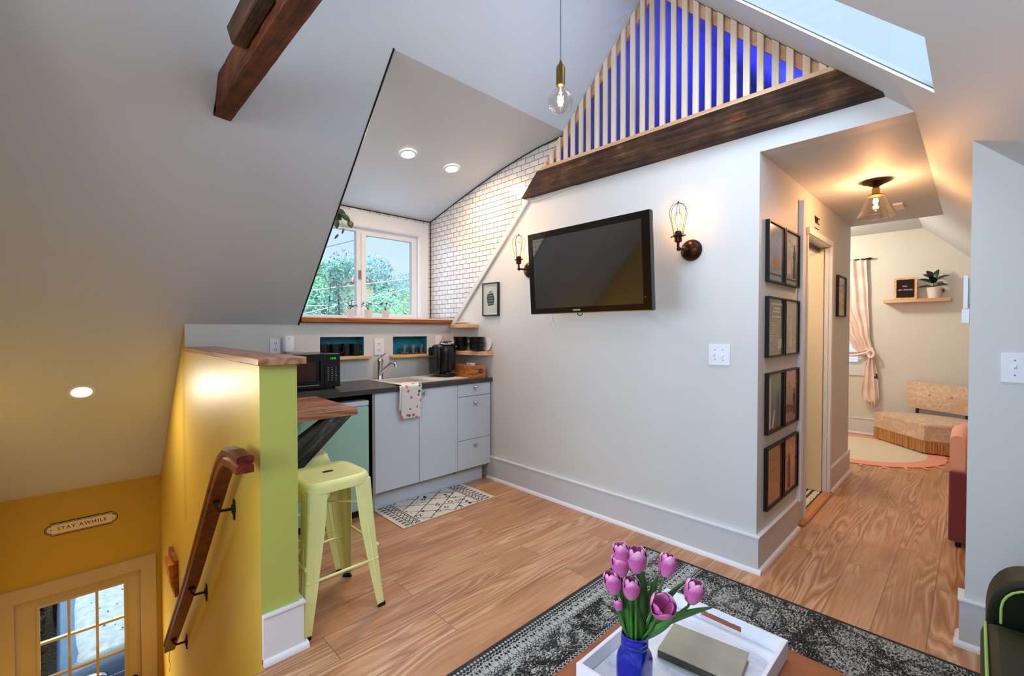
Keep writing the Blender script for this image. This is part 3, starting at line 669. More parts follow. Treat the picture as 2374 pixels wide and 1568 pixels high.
def knob(p, parent, y=-1):
    p = Vector(p); MB().lathe([(.006, 0), (.006, .012), (.015, .018), (.017, .024), (.014, .03), (.003, .032)], p, 20, (0, y, 0)).build('knob', 'chrome', parent)
T = thing('base_cabinet', 'white two-door base cabinet below the sink', 'cabinet', (1.95, 3.35, 0))
MB().box(1.556, 2.328, 3.09, 3.66, .12, .74).box(1.556, 1.60, 3.062, 3.66, .12, .887).box(2.31, 2.328, 3.09, 3.66, .12, .887).build('body', 'cabside', T)
MB().box(1.556, 1.572, 3.064, 3.66, .02, .887).build('side_panel', 'cabside', T)
for a, c, kx in ((1.576, 1.950, None), (1.954, 2.330, 1.995)):
    d = MB().box(a, c, 3.060, 3.078, .145, .884).build('door', 'cab', T, bevel=.0015)
    knob(((1.92 if kx is None else kx), 3.06, .848), d)
MB().box(1.60, 2.3315, 3.13, 3.146, 0, .12).build('plinth', 'cab', T)
T = thing('drawer_cabinet', 'white three-drawer cabinet beside the television wall', 'cabinet', (2.52, 3.35, 0))
MB().box(2.332, 2.708, 3.09, 3.66, .12, .887).build('body', 'cabside', T)
for z0, z1 in ((.148, .396), (.400, .774), (.778, .884)):
    d = MB().box(2.334, 2.700, 3.060, 3.078, z0, z1).build('drawer', 'cab', T, bevel=.0015)
    knob((2.518, 3.06, {.148: .342, .4: .712, .778: .846}[z0]), d)
MB().box(2.332, 2.66, 3.13, 3.146, 0, .12).build('plinth', 'cab', T)
T = thing('mini_fridge', 'mint green mini fridge under the worktop behind the bar', 'fridge', (1.28, 3.38, 0))
MB().box(1.03, 1.535, 3.13, 3.62, .02, .84).build('body', 'mint', T, bevel=.01)
MB().box(1.03, 1.535, 3.07, 3.125, .05, .80).build('door', 'mint', T, bevel=.008)
MB().box(1.03, 1.535, 3.07, 3.125, .803, .84).build('door_top', 'cab', T, bevel=.006)
MB().box(1.05, 1.52, 3.09, 3.14, 0, .045).build('kick_vent', 'black', T)

# towel
T = thing('dish_towel', 'white dish towel printed with green and coral flowers hanging over the sink edge', 'towel', (1.865, 3.06, .68))
def tw(u, v):
    x = 1.772+.178*u+.004*math.sin(v*6)
    L = [(3.17, CT+.012), (3.10, CT+.011), (3.035, CT+.010), (3.022, CT-.004), (3.020, CT-.06), (3.021, CT-.14), (3.024, CT-.20), (3.024, .672)]
    k = v*(len(L)-1); i = min(int(k), len(L)-2); f = k-i
    return Vector((x, L[i][0]*(1-f)+L[i+1][0]*f-.004*math.sin(u*9+v*2), L[i][1]*(1-f)+L[i+1][1]*f))
MB().grid(tw, 16, 40).build('front_fold', 'towel', T, solid=.003, weld=True)
MB().grid(lambda u, v: tw(u*.35, .3+v*.5)+Vector((-.016, .004, -.004)), 6, 30).build('back_fold', 'cloth', T, solid=.003)

# ------------------------------------------------------------------ microwave
T = thing('microwave', 'black microwave with green clock on the worktop behind the half wall', 'microwave', (1.16, 3.43, CT))
x0, x1, y0, y1, z0, z1 = .93, 1.405, 3.26, 3.58, CT+.012, 1.180
MB().box(x0, x1, y0+.02, y1, z0, z1).build('body', 'black', T, bevel=.006)
d = MB().plate((x0, 1.285), (z0+.002, z1-.002), [(x0+.05, 1.235, z0+.055, z1-.055)], lambda u, v: (u, y0, v), (0, .019, 0)).build('door', 'black', T, bevel=.003)
MB().box(x0+.05, 1.235, y0+.006, y0+.012, z0+.055, z1-.055).build('window', plain('smoked brown microwave glass', (58, 34, 22), .12), d)
MB().tube([(1.262, y0-.012, z0+.05), (1.262, y0-.016, (z0+z1)/2), (1.262, y0-.012, z1-.05)], .006, 8).build('handle', 'black', d)
MB().box(x0+.03, 1.25, y0-.003, y0, z0+.022, z0+.027).build('trim_strip', 'chrome', d)
MB().box(1.288, x1, y0, y0+.019, z0+.002, z1-.002).build('control_panel', 'black', T, bevel=.003)
text('clock', '12:45', .02, (1.352, y0-.001, z1-.035), FY, 'greenled', T)
b = MB()
for i in range(3):
    for k in range(7): b.box(1.312+i*.028, 1.322+i*.028, y0-.0015, y0, z0+.05+k*.0155, z0+.056+k*.0155)
b.build('buttons', 'grey', T)['kind'] = 'stuff'
for x in (x0+.03, x1-.03):
    for y in (y0+.05, y1-.04): MB().cyl((x, y, CT+.0005), (x, y, z0), .012, n=12).build('foot', 'rubber', T)

# ------------------------------------------------------------------ coffee maker
T = thing('coffee_maker', 'black single-serve coffee maker with silver lid arc on the worktop', 'coffee maker', (2.385, 3.42, CT))
cx, cy = 2.405, 3.36
def rr_ring(cx, cy, hx, hy, z, n=28, p=3.2):
    out = []
    for k in range(n):
        a = 2*PI*k/n; c, s = math.cos(a), math.sin(a)
        out.append(Vector((cx+hx*math.copysign(abs(c)**(2/p), c), cy+hy*math.copysign(abs(s)**(2/p), s), z)))
    return out
def loft(rings):
    n = len(rings[0]); b = MB(); V = [p for r in rings for p in r]
    F = [(i*n+j, i*n+(j+1) % n, (i+1)*n+(j+1) % n, (i+1)*n+j) for i in range(len(rings)-1) for j in range(n)]
    F += [tuple(range(n-1, -1, -1)), tuple(range((len(rings)-1)*n, len(rings)*n))]
    return b.add(V, F)
Z0 = CT+.012
loft([rr_ring(cx, cy, a*.80, c*.9, Z0+z) for a, c, z in ((.082, .12, 0), (.085, .125, .004), (.085, .125, .026), (.08, .12, .03))]).build('base', 'black', T)
loft([rr_ring(cx, cy+.03, a*.80, c*.9, Z0+z) for a, c, z in ((.078, .085, .03), (.082, .09, .10), (.088, .09, .2))]).build('column', 'black', T)
loft([rr_ring(cx, cy, a*.80, c*.9, Z0+z, p=2.6) for a, c, z in ((.10, .13, .06), (.106, .135, .12), (.112, .14, .20), (.114, .142, .245), (.106, .132, .272), (.085, .105, .285))]).build('housing', 'black', T)
loft([rr_ring(cx-.002, cy-.035, a*.85, c*.85, Z0+z, p=2.2) for a, c, z in ((.066, .075, .27), (.064, .072, .302), (.048, .05, .316), (.02, .02, .32))]).build('lid', 'black', T)
MB().tube([(cx-.005+.058*math.cos(t), cy-.045+.062*math.sin(t), Z0+.296-.006*math.sin(-t)) for t in [PI+PI*i/16 for i in range(17)]], .0065, 8).build('lid_arc', 'chrome', T)['label'] = 'silver lid arc'
MB().box(cx-.03, cx+.03, cy-.112, cy-.106, Z0+.298, Z0+.306).build('lid_buttons', 'plate', T)
for dx in (.062, .076): MB().lathe([(.0075, 0), (.0075, .004), (.002, .005)], (cx+dx, cy-.085, Z0+.268), 12, (0, -.6, 1)).build('button', 'grey', T)
loft([rr_ring(cx-.088, cy+.02, a*.7, c, Z0+z) for a, c, z in ((.022, .07, .02), (.026, .08, .05), (.028, .085, .24), (.022, .075, .262))]).build('water_tank', plain('smoky black tank', (30, 26, 26), .1), T)
MB().box(cx-.055, cx+.055, cy-.114, cy-.110, Z0+.033, Z0+.037).build('drip_line', 'grey', T)
MB().tube([(2.48, 3.43, 1.0), (2.54, 3.48, .965), (2.60, 3.56, .94), (2.63, 3.60, .932), (2.64, 3.655, .95)], .004, 8).build('power_cord', 'black', T)

# ------------------------------------------------------------------ corner shelves with their things
def corner_shelf(name, label, pts, z, t):
    o = MB().prism([(x, y, z) for x, y in pts], (0, 0, t)).build(name, 'pinex', bevel=.003); return tag(o, label, 'shelf')
corner_shelf('corner_shelf', 'small upper angled pine corner shelf holding a stack of plates', [(2.672, 3.628), (2.55, 3.40), (2.60, 3.26), (2.712, 3.237), (2.712, 3.628)], 1.372, .034)
corner_shelf('corner_shelf', 'lower wide pine corner shelf holding black bowls above the crate', [(2.46, 3.665), (2.505, 3.52), (2.56, 3.28), (2.62, 3.09), (2.712, 3.03), (2.712, 3.665)], 1.122, .036)
for k, (z, r) in enumerate(((1.4065, .075), (1.4155, .073))):
    o = MB().lathe([(.04, 0), (.045, .002), (r, .009), (r-.002, .011), (.04, .005)], (2.630, 3.40, z), 32).build('plate', 'whitepot')
    tag(o, ['lower white plate of the pair on the small corner shelf', 'topmost white plate on the small upper corner shelf'][k], 'plate', 'plates on the corner shelf')
bowlp = [(.03, .0), (.036, .003), (.05, .012), (.058, .045), (.06, .062), (.057, .062), (.052, .04), (.03, .008)]
for k, (x, y, z, lb) in enumerate(((2.60, 3.36, 1.159, 'lower black bowl of the rear stack on the corner shelf'), (2.60, 3.36, 1.214, 'upper black bowl of the rear stack on the corner shelf'), (2.630, 3.165, 1.159, 'lower black bowl of the front stack on the corner shelf'), (2.630, 3.165, 1.214, 'upper black bowl of the front stack, nearest the television wall'))):
    s = 1.26 if k > 1 else 1.22
    o = MB().lathe([(r*s, h*1.22) for r, h in bowlp], (x, y, z), 32).build('bowl', 'black'); tag(o, lb, 'bowl', 'black bowls on the corner shelf')
o = MB().lathe([(.02, 0), (.062, .004), (.062, .007), (.02, .005)], (2.706, 3.105, 1.221), 32, (-1, 0, .2)).build('plate', 'tube')
tag(o, 'pale plate leaning on edge behind the front black bowls', 'plate')
T = thing('wooden_crate', 'small bamboo crate with a round stamp under the corner shelf', 'crate', (2.60, 3.2, CT))
b = MB()
cxa, cxb, cya, cyb = 2.512, 2.665, 3.09, 3.34; zt = CT+.115
for k in range(3):
    za, zb = CT+.001+k*.0385, CT+.037+k*.0385
    b.box(cxa, cxb, cya, cya+.009, za, zb).box(cxa, cxb, cyb-.009, cyb, za, zb).box(cxa, cxa+.009, cya+.009, cyb-.009, za, zb).box(cxb-.009, cxb, cya+.009, cyb-.009, za, zb)
b.build('slatted_sides', 'crate', T, bevel=.0015)
for x in (cxa-.002, cxb-.026): MB().box(x, x+.028, cya-.004, cya-.0005, CT+.001, zt).build('corner_batten', 'crate', T, bevel=.001)
MB().box(cxa+.01, cxb-.01, cya+.01, cyb-.01, CT+.001, CT+.006).build('bottom', 'crate', T)
MB().lathe([(.011, 0), (.019, .0), (.019, .001), (.011, .001)], ((cxa+cxb)/2+.02, cya-.0045, CT+.06), 24, (0, -1, 0), cap=False).build('stamp', 'blackm', T)
for k, (x, y, lb) in enumerate(((2.555, 3.13, 'white coffee pod in the crate, nearest the drainer'), (2.60, 3.2, 'white coffee pod in the middle of the crate'), (2.62, 3.27, 'white coffee pod at the back of the crate'))):
    o = MB().lathe([(.018, 0), (.024, .04), (.027, .041), (.027, .043), (.002, .043)], (x, y, CT+.085), 20).build('coffee_pod', 'plate'); tag(o, lb, 'coffee pod', 'coffee pods in the crate')

# ------------------------------------------------------------------ niches: ledges, mugs, glasses
for a, c, z, lb in ((1.36, 1.838, 1.107, 'rounded oak ledge under the mug niche'), (2.03, 2.47, 1.101, 'rounded oak ledge under the glass niche')):
    o = MB().box(a, c, 3.615, 3.668, z, z+.0205).box(a+.062, c-.05, 3.668, 3.78, z+.0215, z+.024).build('niche_ledge', 'ledge', bevel=.007, seg=3); tag(o, lb, 'ledge')
mugpos = [(1.458, 'black mug nearest the microwave in the left niche'), (1.549, 'second black mug from the microwave in the niche'), (1.650, 'third black mug from the microwave in the niche'), (1.728, 'black mug nearest the outlet in the left niche')]
T = thing('mug', mugpos[0][1], 'mug', (1.458, 3.71, 1.132), (0, 0, .2), 'black mugs in the niche')
MB().lathe([(.033, 0), (.040, .003), (.041, .100), (.038, .102), (.037, .096), (.034, .01), (.005, .008)], (0, 0, 0), 28).build('cup', 'black', T, local=True)
MB().tube([(.039, 0, .082), (.060, 0, .082), (.068, 0, .065), (.066, 0, .042), (.054, 0, .026), (.039, 0, .024)], .005, 8).build('handle', 'black', T, local=True)
for k, (x, lb) in enumerate(mugpos[1:]): dup(T, (x, 3.70+.02*(k % 2), 1.132), lb, (0, 0, -.4+.3*k))
for k, (x, lb) in enumerate(((2.205, 'stemless wine glass nearest the outlet in the right niche'), (2.30, 'middle stemless wine glass in the right niche'), (2.39, 'stemless wine glass nearest the coffee maker'))):
    o = MB().lathe([(.02, 0), (.034, .004), (.041, .03), (.038, .058), (.030, .088), (.028, .088), (.036, .058), (.038, .03), (.03, .008), (.004, .005)], (x, 3.70, 1.127), 28).build('wine_glass', 'clear')
    tag(o, lb, 'glass', 'stemless glasses in the niche')

# ------------------------------------------------------------------ outlets, plugs, switches
def wallplate(name, label, cat, p, nrm, w, h):
    T = thing(name, label, cat, p); p = Vector(p); n = Vector(nrm); s = Vector((-n.y, n.x, 0)); u = Vector((0, 0, 1))
    q = [p+s*a+u*c for a, c in ((-w/2, -h/2), (w/2, -h/2), (w/2, h/2), (-w/2, h/2))]
    MB().prism(q, n*.006).build('cover_plate', 'plate', T, bevel=.002)
    def at(a, c, d=0.): return p+s*a+u*c+n*(.006+d)
    return T, at, s, n, u
def obox(c, s, u, n, a, h, d): return MB().prism([c+s*i*a+u*j*h for i, j in ((-1, -1), (1, -1), (1, 1), (-1, 1))], n*d)
T, at, s, n, u = wallplate('wall_outlet', 'white wall outlet between the two teal niches', 'outlet', (1.93, 3.668, 1.203), (0, -1, 0), .092, .142)
for c in (-.026, .026):
    sk = MB().cyl(at(0, c, 0), at(0, c, .002), .019, n=20).build('socket', 'plate', T)
    b = MB()
    for a in (-.007, .007): v = obox(at(a, c+.003, .002), s, u, n, .0014, .006, .0006); b.add(v.v, v.f)
    b.cyl(at(0, c-.009, .002), at(0, c-.009, .0026), .0028, n=8); b.build('slots', 'blackm', sk)
T, at, s, n, u = wallplate('wall_outlet', 'white wall outlet above the half wall cap beside the plug-in device', 'outlet', (1.085, 3.668, 1.225), (0, -1, 0), .075, .12)
for c in (-.024, .024):
    sk = MB().cyl(at(0, c, 0), at(0, c, .002), .018, n=20).build('socket', 'plate', T)
    b = MB()
    for a in (-.007, .007): v = obox(at(a, c+.003, .002), s, u, n, .0014, .006, .0006); b.add(v.v, v.f)
    b.cyl(at(0, c-.009, .002), at(0, c-.009, .0026), .0028, n=8); b.build('slots', 'blackm', sk)
T, at, s, n, u = wallplate('wall_outlet', 'white wall outlet half hidden behind the coffee maker', 'outlet', (2.56, 3.668, 1.24), (0, -1, 0), .075, .11)
T = thing('plug_in_device', 'white rounded plug-in device beside the outlet above the microwave', 'plug-in device', (1.165, 3.62, 1.19))
loft([rr_ring(1.165, 3.63, a, .026, z) for a, z in ((.032, 1.188), (.038, 1.194), (.039, 1.295), (.034, 1.304))]).build('housing', 'plate', T)
MB().box(1.155, 1.172, 3.603, 3.6042, 1.285, 1.288).build('indicator', 'grey', T)
for (nm, lb, y, z, w, tg) in (('light_switch', 'double toggle light switch plate on the television wall', 1.046, 1.205, .122, (-.023, .023)), ('light_switch', 'wide toggle light switch plate on the wall by the hallway opening', -.135, 1.198, .122, (-.023, .023))):
    T, at, s, n, u = wallplate(nm, lb, 'light switch', (XT-.0005, y, z), (-1, 0, 0), w, .122)
    for a in tg:
        v = obox(at(a, 0, 0), s, u, n, .005, .012, .001); sk = v.build('toggle_seat', 'plate', T)
        MB().prism([at(a, 0)+s*i*.0035+u*j for i, j in ((-1, -.004), (1, -.004), (1, .006), (-1, .006))], n*.012+u*(.006 if a < 0 else -.006)).build('toggle', 'plate', T, bevel=.001)
        for c in (-.03, .03): MB().cyl(at(a, c), at(a, c, .001), .003, n=10).build('screw', 'grey', T)

# ------------------------------------------------------------------ bar stools
def stool(label, loc, rz):
    T = thing('bar_stool', label, 'stool', loc, (0, 0, rz), 'lime metal bar stools')
    H = .66
    def sq(h, z, p=5.): return rr_ring(0, 0, h, h, z, 40, p)
    loft([sq(.150, H-.052), sq(.158, H-.05), sq(.160, H-.02), sq(.154, H-.006), sq(.143, H), sq(.138, H-.001)]).build('seat', 'stool', T, local=True)
    loft([rr_ring(0, 0, .026, .013, H-.0005, 24), rr_ring(0, 0, .026, .013, H+.0006, 24)]).build('seat_slot', 'blackm', T, local=True)
    for ix, (sx, sy) in enumerate(((1, 1), (1, -1), (-1, 1), (-1, -1))):
        def sec(cx, w, t, z):
            pts = [(-w, 0), (-.35*w, 0), (-.1*w, -.03*w), (-.03*w, -.1*w), (0, -.35*w), (0, -w), (-t, -w), (-t, -.4*w), (-.3*w, -.3*w-.0), (-.4*w, -t), (-w, -t)]
            return [Vector((sx*(cx+a), sy*(cx+b), z)) for a, b in pts]
        R = [sec(.152, .088, .004, H-.03), sec(.162, .078, .004, .44), sec(.182, .052, .004, .16), sec(.194, .036, .004, .014)]
        L = loft(R).build('leg', 'stool', T, local=True, smooth=30)
        for fx in (0, 1):
            q = [((sx*(.1635-.036), sy*.1625, .40), (sx*(.1806-.026), sy*.1796, .17)), ((sx*.1625, sy*(.1635-.036), .40), (sx*.1796, sy*(.1806-.026), .17))][fx]
            MB().tube([q[0], q[1]], .0045, 8).build('pressed_rib', 'stool', L, local=True)
        MB().prism([Vector((sx*(.197+a), sy*(.197+b), .0005)) for a, b in ((-.036, .0), (0, 0), (0, -.036), (-.012, -.036), (-.036, -.012))], (0, 0, .016)).build('foot', 'rubber', L, local=True)
    for (z, k) in ((.27, .168), (.27, .168)):
        pass
    for (a, c) in (((-1, -1), (1, -1)), ((1, -1), (1, 1)), ((1, 1), (-1, 1)), ((-1, 1), (-1, -1))):
        z = .235 if a[1] == c[1] else .30
        k = .172
        MB().tube([(a[0]*k, a[1]*k, z), (c[0]*k, c[1]*k, z)], .0065, 8).build('footrest_bar', 'stool', T, local=True)
    MB().tube([(-.15, -.15, .52), (.15, .15, .52)], .005, 8).build('cross_brace', 'stool', T, local=True)
    MB().tube([(-.15, .15, .512), (.15, -.15, .512)], .005, 8).build('cross_brace', 'stool', T, local=True)
    return T
s1 = stool('lime metal bar stool nearest the white end of the half wall', (.883, 2.20, 0), .02)
dup(s1, (.872, 2.655, 0), 'lime metal bar stool tucked behind the first one near the mint fridge', (0, 0, -.02))

# ------------------------------------------------------------------ rugs and mat
o = MB().box(-1.1, 2.52, -1.0, 1.415, .0005, .011).build('area_rug', 'rug', bevel=.003); tag(o, 'large distressed black and ivory area rug under the coffee table', 'rug')
o = MB().prism([(1.585, 2.686, .0006), (2.425, 2.694, .0006), (2.425, 3.19-.065, .0006), (1.585, 3.18-.06, .0006)], (0, 0, .006)).build('kitchen_mat', 'mat', bevel=.002); tag(o, 'ivory kitchen mat with black tribal pattern in front of the cabinets', 'mat')
T = thing('round_rug', 'round beige rug with coral border and tassels in the end room', 'rug', (6.42, .965, 0))
MB().lathe([(.78, 0), (.785, .004), (.78, .009), (.002, .009)], (0, 0, .0006), 72).build('rug_disc', 'roundrug', T, local=True)
for k in range(28):
    a = 2*PI*k/28; c, s_ = math.cos(a), math.sin(a)
    b = MB()
    for j in range(5):
        t = (j-2)*.22; b.tube([(c*.78, s_*.78, .006), (c*.81+.01*t*-s_, s_*.81+.01*t*c, .008), (c*.855-s_*.05*t, s_*.855+c*.05*t, .004)], [.004, .006, .002], 5)
    b.build('tassel', 'coral', T, local=True)

# ------------------------------------------------------------------ television on its swivel arm
T = thing('television', 'large black flat television tilted out from the wall between the two sconces', 'television', (2.272, 1.706, 1.7325))
T.rotation_mode = 'XYZ'
yw, ti = math.radians(1.0), math.radians(3.8)
r_ = Vector((-math.sin(yw), -math.cos(yw), 0)); nn = Vector((-math.cos(yw), math.sin(yw), 0)); uu = Vector((0, 0, 1))*math.cos(ti)+nn*math.sin(ti); fw = r_.cross(uu)*-1
if fw.dot(nn) < 0: fw = -fw
T.rotation_euler = Matrix((r_, uu, fw)).transposed().to_euler()      # local x right, y up, z towards the viewer
w2, h2 = .465, .275
MB().plate((-w2, w2), (-h2, h2), [(-w2+.036, w2-.052, -h2+.040, h2-.040)], lambda u, v: (u, v, 0), (0, 0, -.03)).build('bezel', 'bezel', T, local=True, bevel=.004)
MB().box(-w2+.034, w2-.05, -h2+.038, h2-.038, -.03, -.004).build('screen', 'screen', T, local=True)
loft([[Vector((x*a, y*a2, z)) for x, y in ((-w2, -h2), (w2, -h2), (w2, h2), (-w2, h2))] for a, a2, z in ((.995, .99, -.03), (.99, .98, -.045), (.6, .6, -.085))]).build('back_shell', 'black', T, local=True)
MB().box(-w2+.004, w2-.004, -h2-.0, -h2+.005, .0, .002).build('chrome_strip', 'chrome', T, local=True)
MB().box(.385, .389, -h2+.075, -h2+.079, 0, .001).move((.04, 0, 0)).build('standby_light', 'redled', T, local=True)
lg = text('logo', 'INSIGNIA', .014, (0, 0, 0), (0, 0, 0), 'plate', T, .0004); lg.location = (-.06, -h2+.02, .0008)
MB().tube([(-.08, -h2, -.03), (-.075, -h2-.012, -.03), (-.06, -h2-.016, -.03), (-.045, -h2-.012, -.03), (-.04, -h2, -.03)], .003, 8).build('cable_loop', 'black', T, local=True)
T2 = thing('television_bracket', 'black swivel bracket holding the television off the wall', 'bracket', (2.70, 1.9, 1.764))
MB().box(2.695, 2.7145, 1.80, 1.96, 1.62, 1.90).build('wall_plate', 'blackm', T2)
MB().tube([(2.70, 1.88, 1.764), (2.52, 1.92, 1.764), (2.385, 1.74, 1.745)], .016, 8).build('arm', 'blackm', T2)
o = MB().tube([(2.706, 2.33, 1.60), (2.709, 2.34, 1.50), (2.709, 2.335, 1.42), (2.709, 2.30, 1.37), (2.709, 2.28, 1.35)], .003, 6).build('cable', 'tube'); tag(o, 'thin pale cable drooping down the wall below the television', 'cable')

# ------------------------------------------------------------------ wall sconces
def sconce(label, y, z, dy):
    T = thing('wall_sconce', label, 'wall lamp', (XT-.0005, y, z), (0, 0, 0), 'caged wall sconces')
    MB().lathe([(.066, 0), (.066, .006), (.060, .018), (.045, .03), (.022, .037), (.002, .039)], (0, 0, 0), 36, (-1, 0, 0)).build('base', 'bronze', T, local=True)
    bx, by, bz = -.105, dy, .045
    MB().tube([(-.036, 0, 0), (-.07, dy*.3, .0), (bx, by*.9, .0), (bx, by, .012), (bx, by, .05)], .008, 10).ell((bx, by*.9, 0), .013, .013, .013).build('arm', 'bronze', T, local=True)
    MB().lathe([(.006, 0), (.021, .006), (.023, .05), (.019, .066), (.014, .07)], (bx, by, bz-.008), 24).build('socket', M['bronze'], T, local=True)
    cg = MB()
    for k in range(6):
        a = 2*PI*k/6+.3; c, s = math.cos(a), math.sin(a)
        pr = [(.031, .03), (.031, .055), (.037, .09), (.048, .13), (.054, .165), (.050, .195), (.034, .218), (.004, .232)]
        cg.tube([(bx+c*r, by+s*r, bz+h) for r, h in pr], .0014, 6)
    cg.tube([(bx+.031*math.cos(2*PI*i/24), by+.031*math.sin(2*PI*i/24), bz+.032) for i in range(24)], .0025, 6, closed=True)
    cg.cyl((bx, by, bz+.226), (bx, by, bz+.24), .0045, n=10)
    for s in (-1, 1): cg.cyl((bx, by+s*.022, bz+.032), (bx, by+s*.042, bz+.032), .003, n=8); cg.ell((bx, by+s*.043, bz+.032), .005, .005, .005, 8, 6)
    cg.build('cage', 'bronze', T, local=True)
    B = MB().lathe([(.012, .06), (.014, .075), (.024, .105), (.029, .135), (.026, .162), (.012, .178), (.001, .18)], (bx, by, bz), 24, cap=False).build('bulb', 'shade', T, local=True)
    f = MB()
    for k in range(4):
        a = PI/2*k+.4; f.cyl((bx+.006*math.cos(a), by+.006*math.sin(a), bz+.085), (bx+.01*math.cos(a), by+.01*math.sin(a), bz+.15), .0022, n=6)
    f.build('filament', 'bulb', B, local=True)
    light('POINT', (XT+bx, y+by, z+bz+.125), 2.4, lin((255, 178, 104)), .01, name='sconce_light')
    return T
sconce('caged filament wall sconce nearest the hallway corner', 1.217, 1.838, .035)
sconce('caged filament wall sconce nearest the kitchen, beside the television', 2.575, 1.848, .03)

# ------------------------------------------------------------------ pendant
T = thing('pendant_lamp', 'bare globe bulb pendant hanging on a thin cord from the ridge', 'pendant lamp', (1.735, 1.44, 2.35))
px, py, pz = 1.735, 1.441, 2.478
MB().tube([(px, py, pz+.20), (px, py, 3.56)], .003, 8).build('cord', 'grey', T)
MB().lathe([(.05, 0), (.05, -.012), (.03, -.022), (.004, -.026)], (px, py, 3.575), 24).build('ceiling_cup', 'brass', T)
MB().lathe([(.014, .07), (.022, .075), (.0225, .16), (.02, .17), (.009, .185), (.004, .2)], (px, py, pz), 28).build('lamp_holder', 'brass', T)
prof = [(.001, -.0625)]+[(.0625*math.cos(a), .0625*math.sin(a)) for a in [(-80+i*10)*PI/180 for i in range(15)]]+[(.020, .066), (.0165, .076)]
B = MB().lathe(prof, (px, py, pz), 36, cap=False).build('bulb', 'shade', T)
f = MB()
for k in range(6):
    a = PI/3*k; f.cyl((px+.008*math.cos(a), py+.008*math.sin(a), pz-.022), (px+.014*math.cos(a), py+.014*math.sin(a), pz+.026), .0018, n=6)
f.cyl((px, py, pz-.0), (px, py, pz+.07), .003, n=8)
f.build('filament', 'bulbw', B)
light('POINT', (px, py, pz), 6, NEUT, .016, name='pendant_light')

# ------------------------------------------------------------------ recessed downlights
def downlight(label, p, nrm, power, col=NEUT, grp='recessed ceiling lights'):
    T = thing('recessed_light', label, 'ceiling light', p, (0, 0, 0), grp); n = Vector(nrm).normalized()
    MB().lathe([(.066, 0), (.066, .004), (.052, .006), (.05, .0)], (0, 0, 0), 36, n, cap=False).build('trim_ring', 'trim', T, local=True)
    MB().lathe([(.05, .0015), (.05, .0035), (.002, .0035)], (0, 0, 0), 36, n).build('diffuser', 'lamp', T, local=True)
    L = light('AREA', Vector(p)+n*.012, power, col, .11, name='downlight_light'); L.rotation_euler = (-n).to_track_quat('Z', 'Y').to_euler()
nD = Vector((0, -.19, -1))
downlight('recessed downlight in the dormer ceiling nearest the left cheek', (1.893, 3.115, 2.7285), nD, 9.5, lin((255, 214, 176)))
downlight('recessed downlight in the dormer ceiling nearest the tiled right cheek', (2.328, 3.13, 2.7265), nD, 9.5, lin((255, 214, 176)))
downlight('recessed downlight in the slope above the mustard stairwell', (.033, 4.115, .943), (0, -1, -1), 11, lin((255, 240, 214)))

# ------------------------------------------------------------------ small framed print in the kitchen corner
def frame(label, p, nrm, w, h, mat_in, thick=.022, fw=.013, group=None, frame_mat='blackm', matw=0.):
    """p = centre on the wall"""
    T = thing('picture_frame', label, 'picture', p, (0, 0, 0), group); n = Vector(nrm); s = Vector((-n.y, n.x, 0)); u = Vector((0, 0, 1)); p = Vector(p)
    P = lambda a, c: p+s*a+u*c+n*thick
    MB().plate((-w/2, w/2), (-h/2, h/2), [(-w/2+fw, w/2-fw, -h/2+fw, h/2-fw)], P, -n*thick).build('frame_border', frame_mat, T)
    if matw:
        P2 = lambda a, c: p+s*a+u*c+n*(thick-.007)
        MB().plate((-w/2+fw, w/2-fw), (-h/2+fw, h/2-fw), [(-w/2+fw+matw, w/2-fw-matw, -h/2+fw+matw, h/2-fw-matw)], P2, -n*.002).build('mount_board', 'trim', T)
    k = fw+matw*.9
    pr = MB().prism([p+s*a+u*c+n*(thick-.010) for a, c in ((-w/2+k, -h/2+k), (w/2-k, -h/2+k), (w/2-k, h/2-k), (-w/2+k, h/2-k))], -n*.004).build('print', mat_in, T)
    def sh(pts, m, d=.0006):   # flat printed shape on the paper
        b = MB().prism([p+s*a+u*c+n*(thick-.010) for a, c in pts], n*d); return b.build('printed_shape', m, pr)
    return T, sh, pr
T, sh, pr = frame('small framed print with a black drawing beside the corner shelves', (XT-.0005, 3.056, 1.628), (-1, 0, 0), .215, .30, plain('grey green print paper', (176, 182, 168), .5), group=None, matw=.008)
sh([(-.04, .05), (.03, .055), (.045, .03), (.05, .0), (.04, -.05), (-.03, -.06), (-.045, -.02), (-.05, .02)], 'blackm')
sh([(-.02, .07), (.02, .073), (.02, .062), (-.02, .058)], 'blackm')
for c in (.035, .012, -.012, -.036): sh([(-.028, c), (.03, c+.003), (.03, c-.005), (-.028, c-.008)], 'grey', .0012)

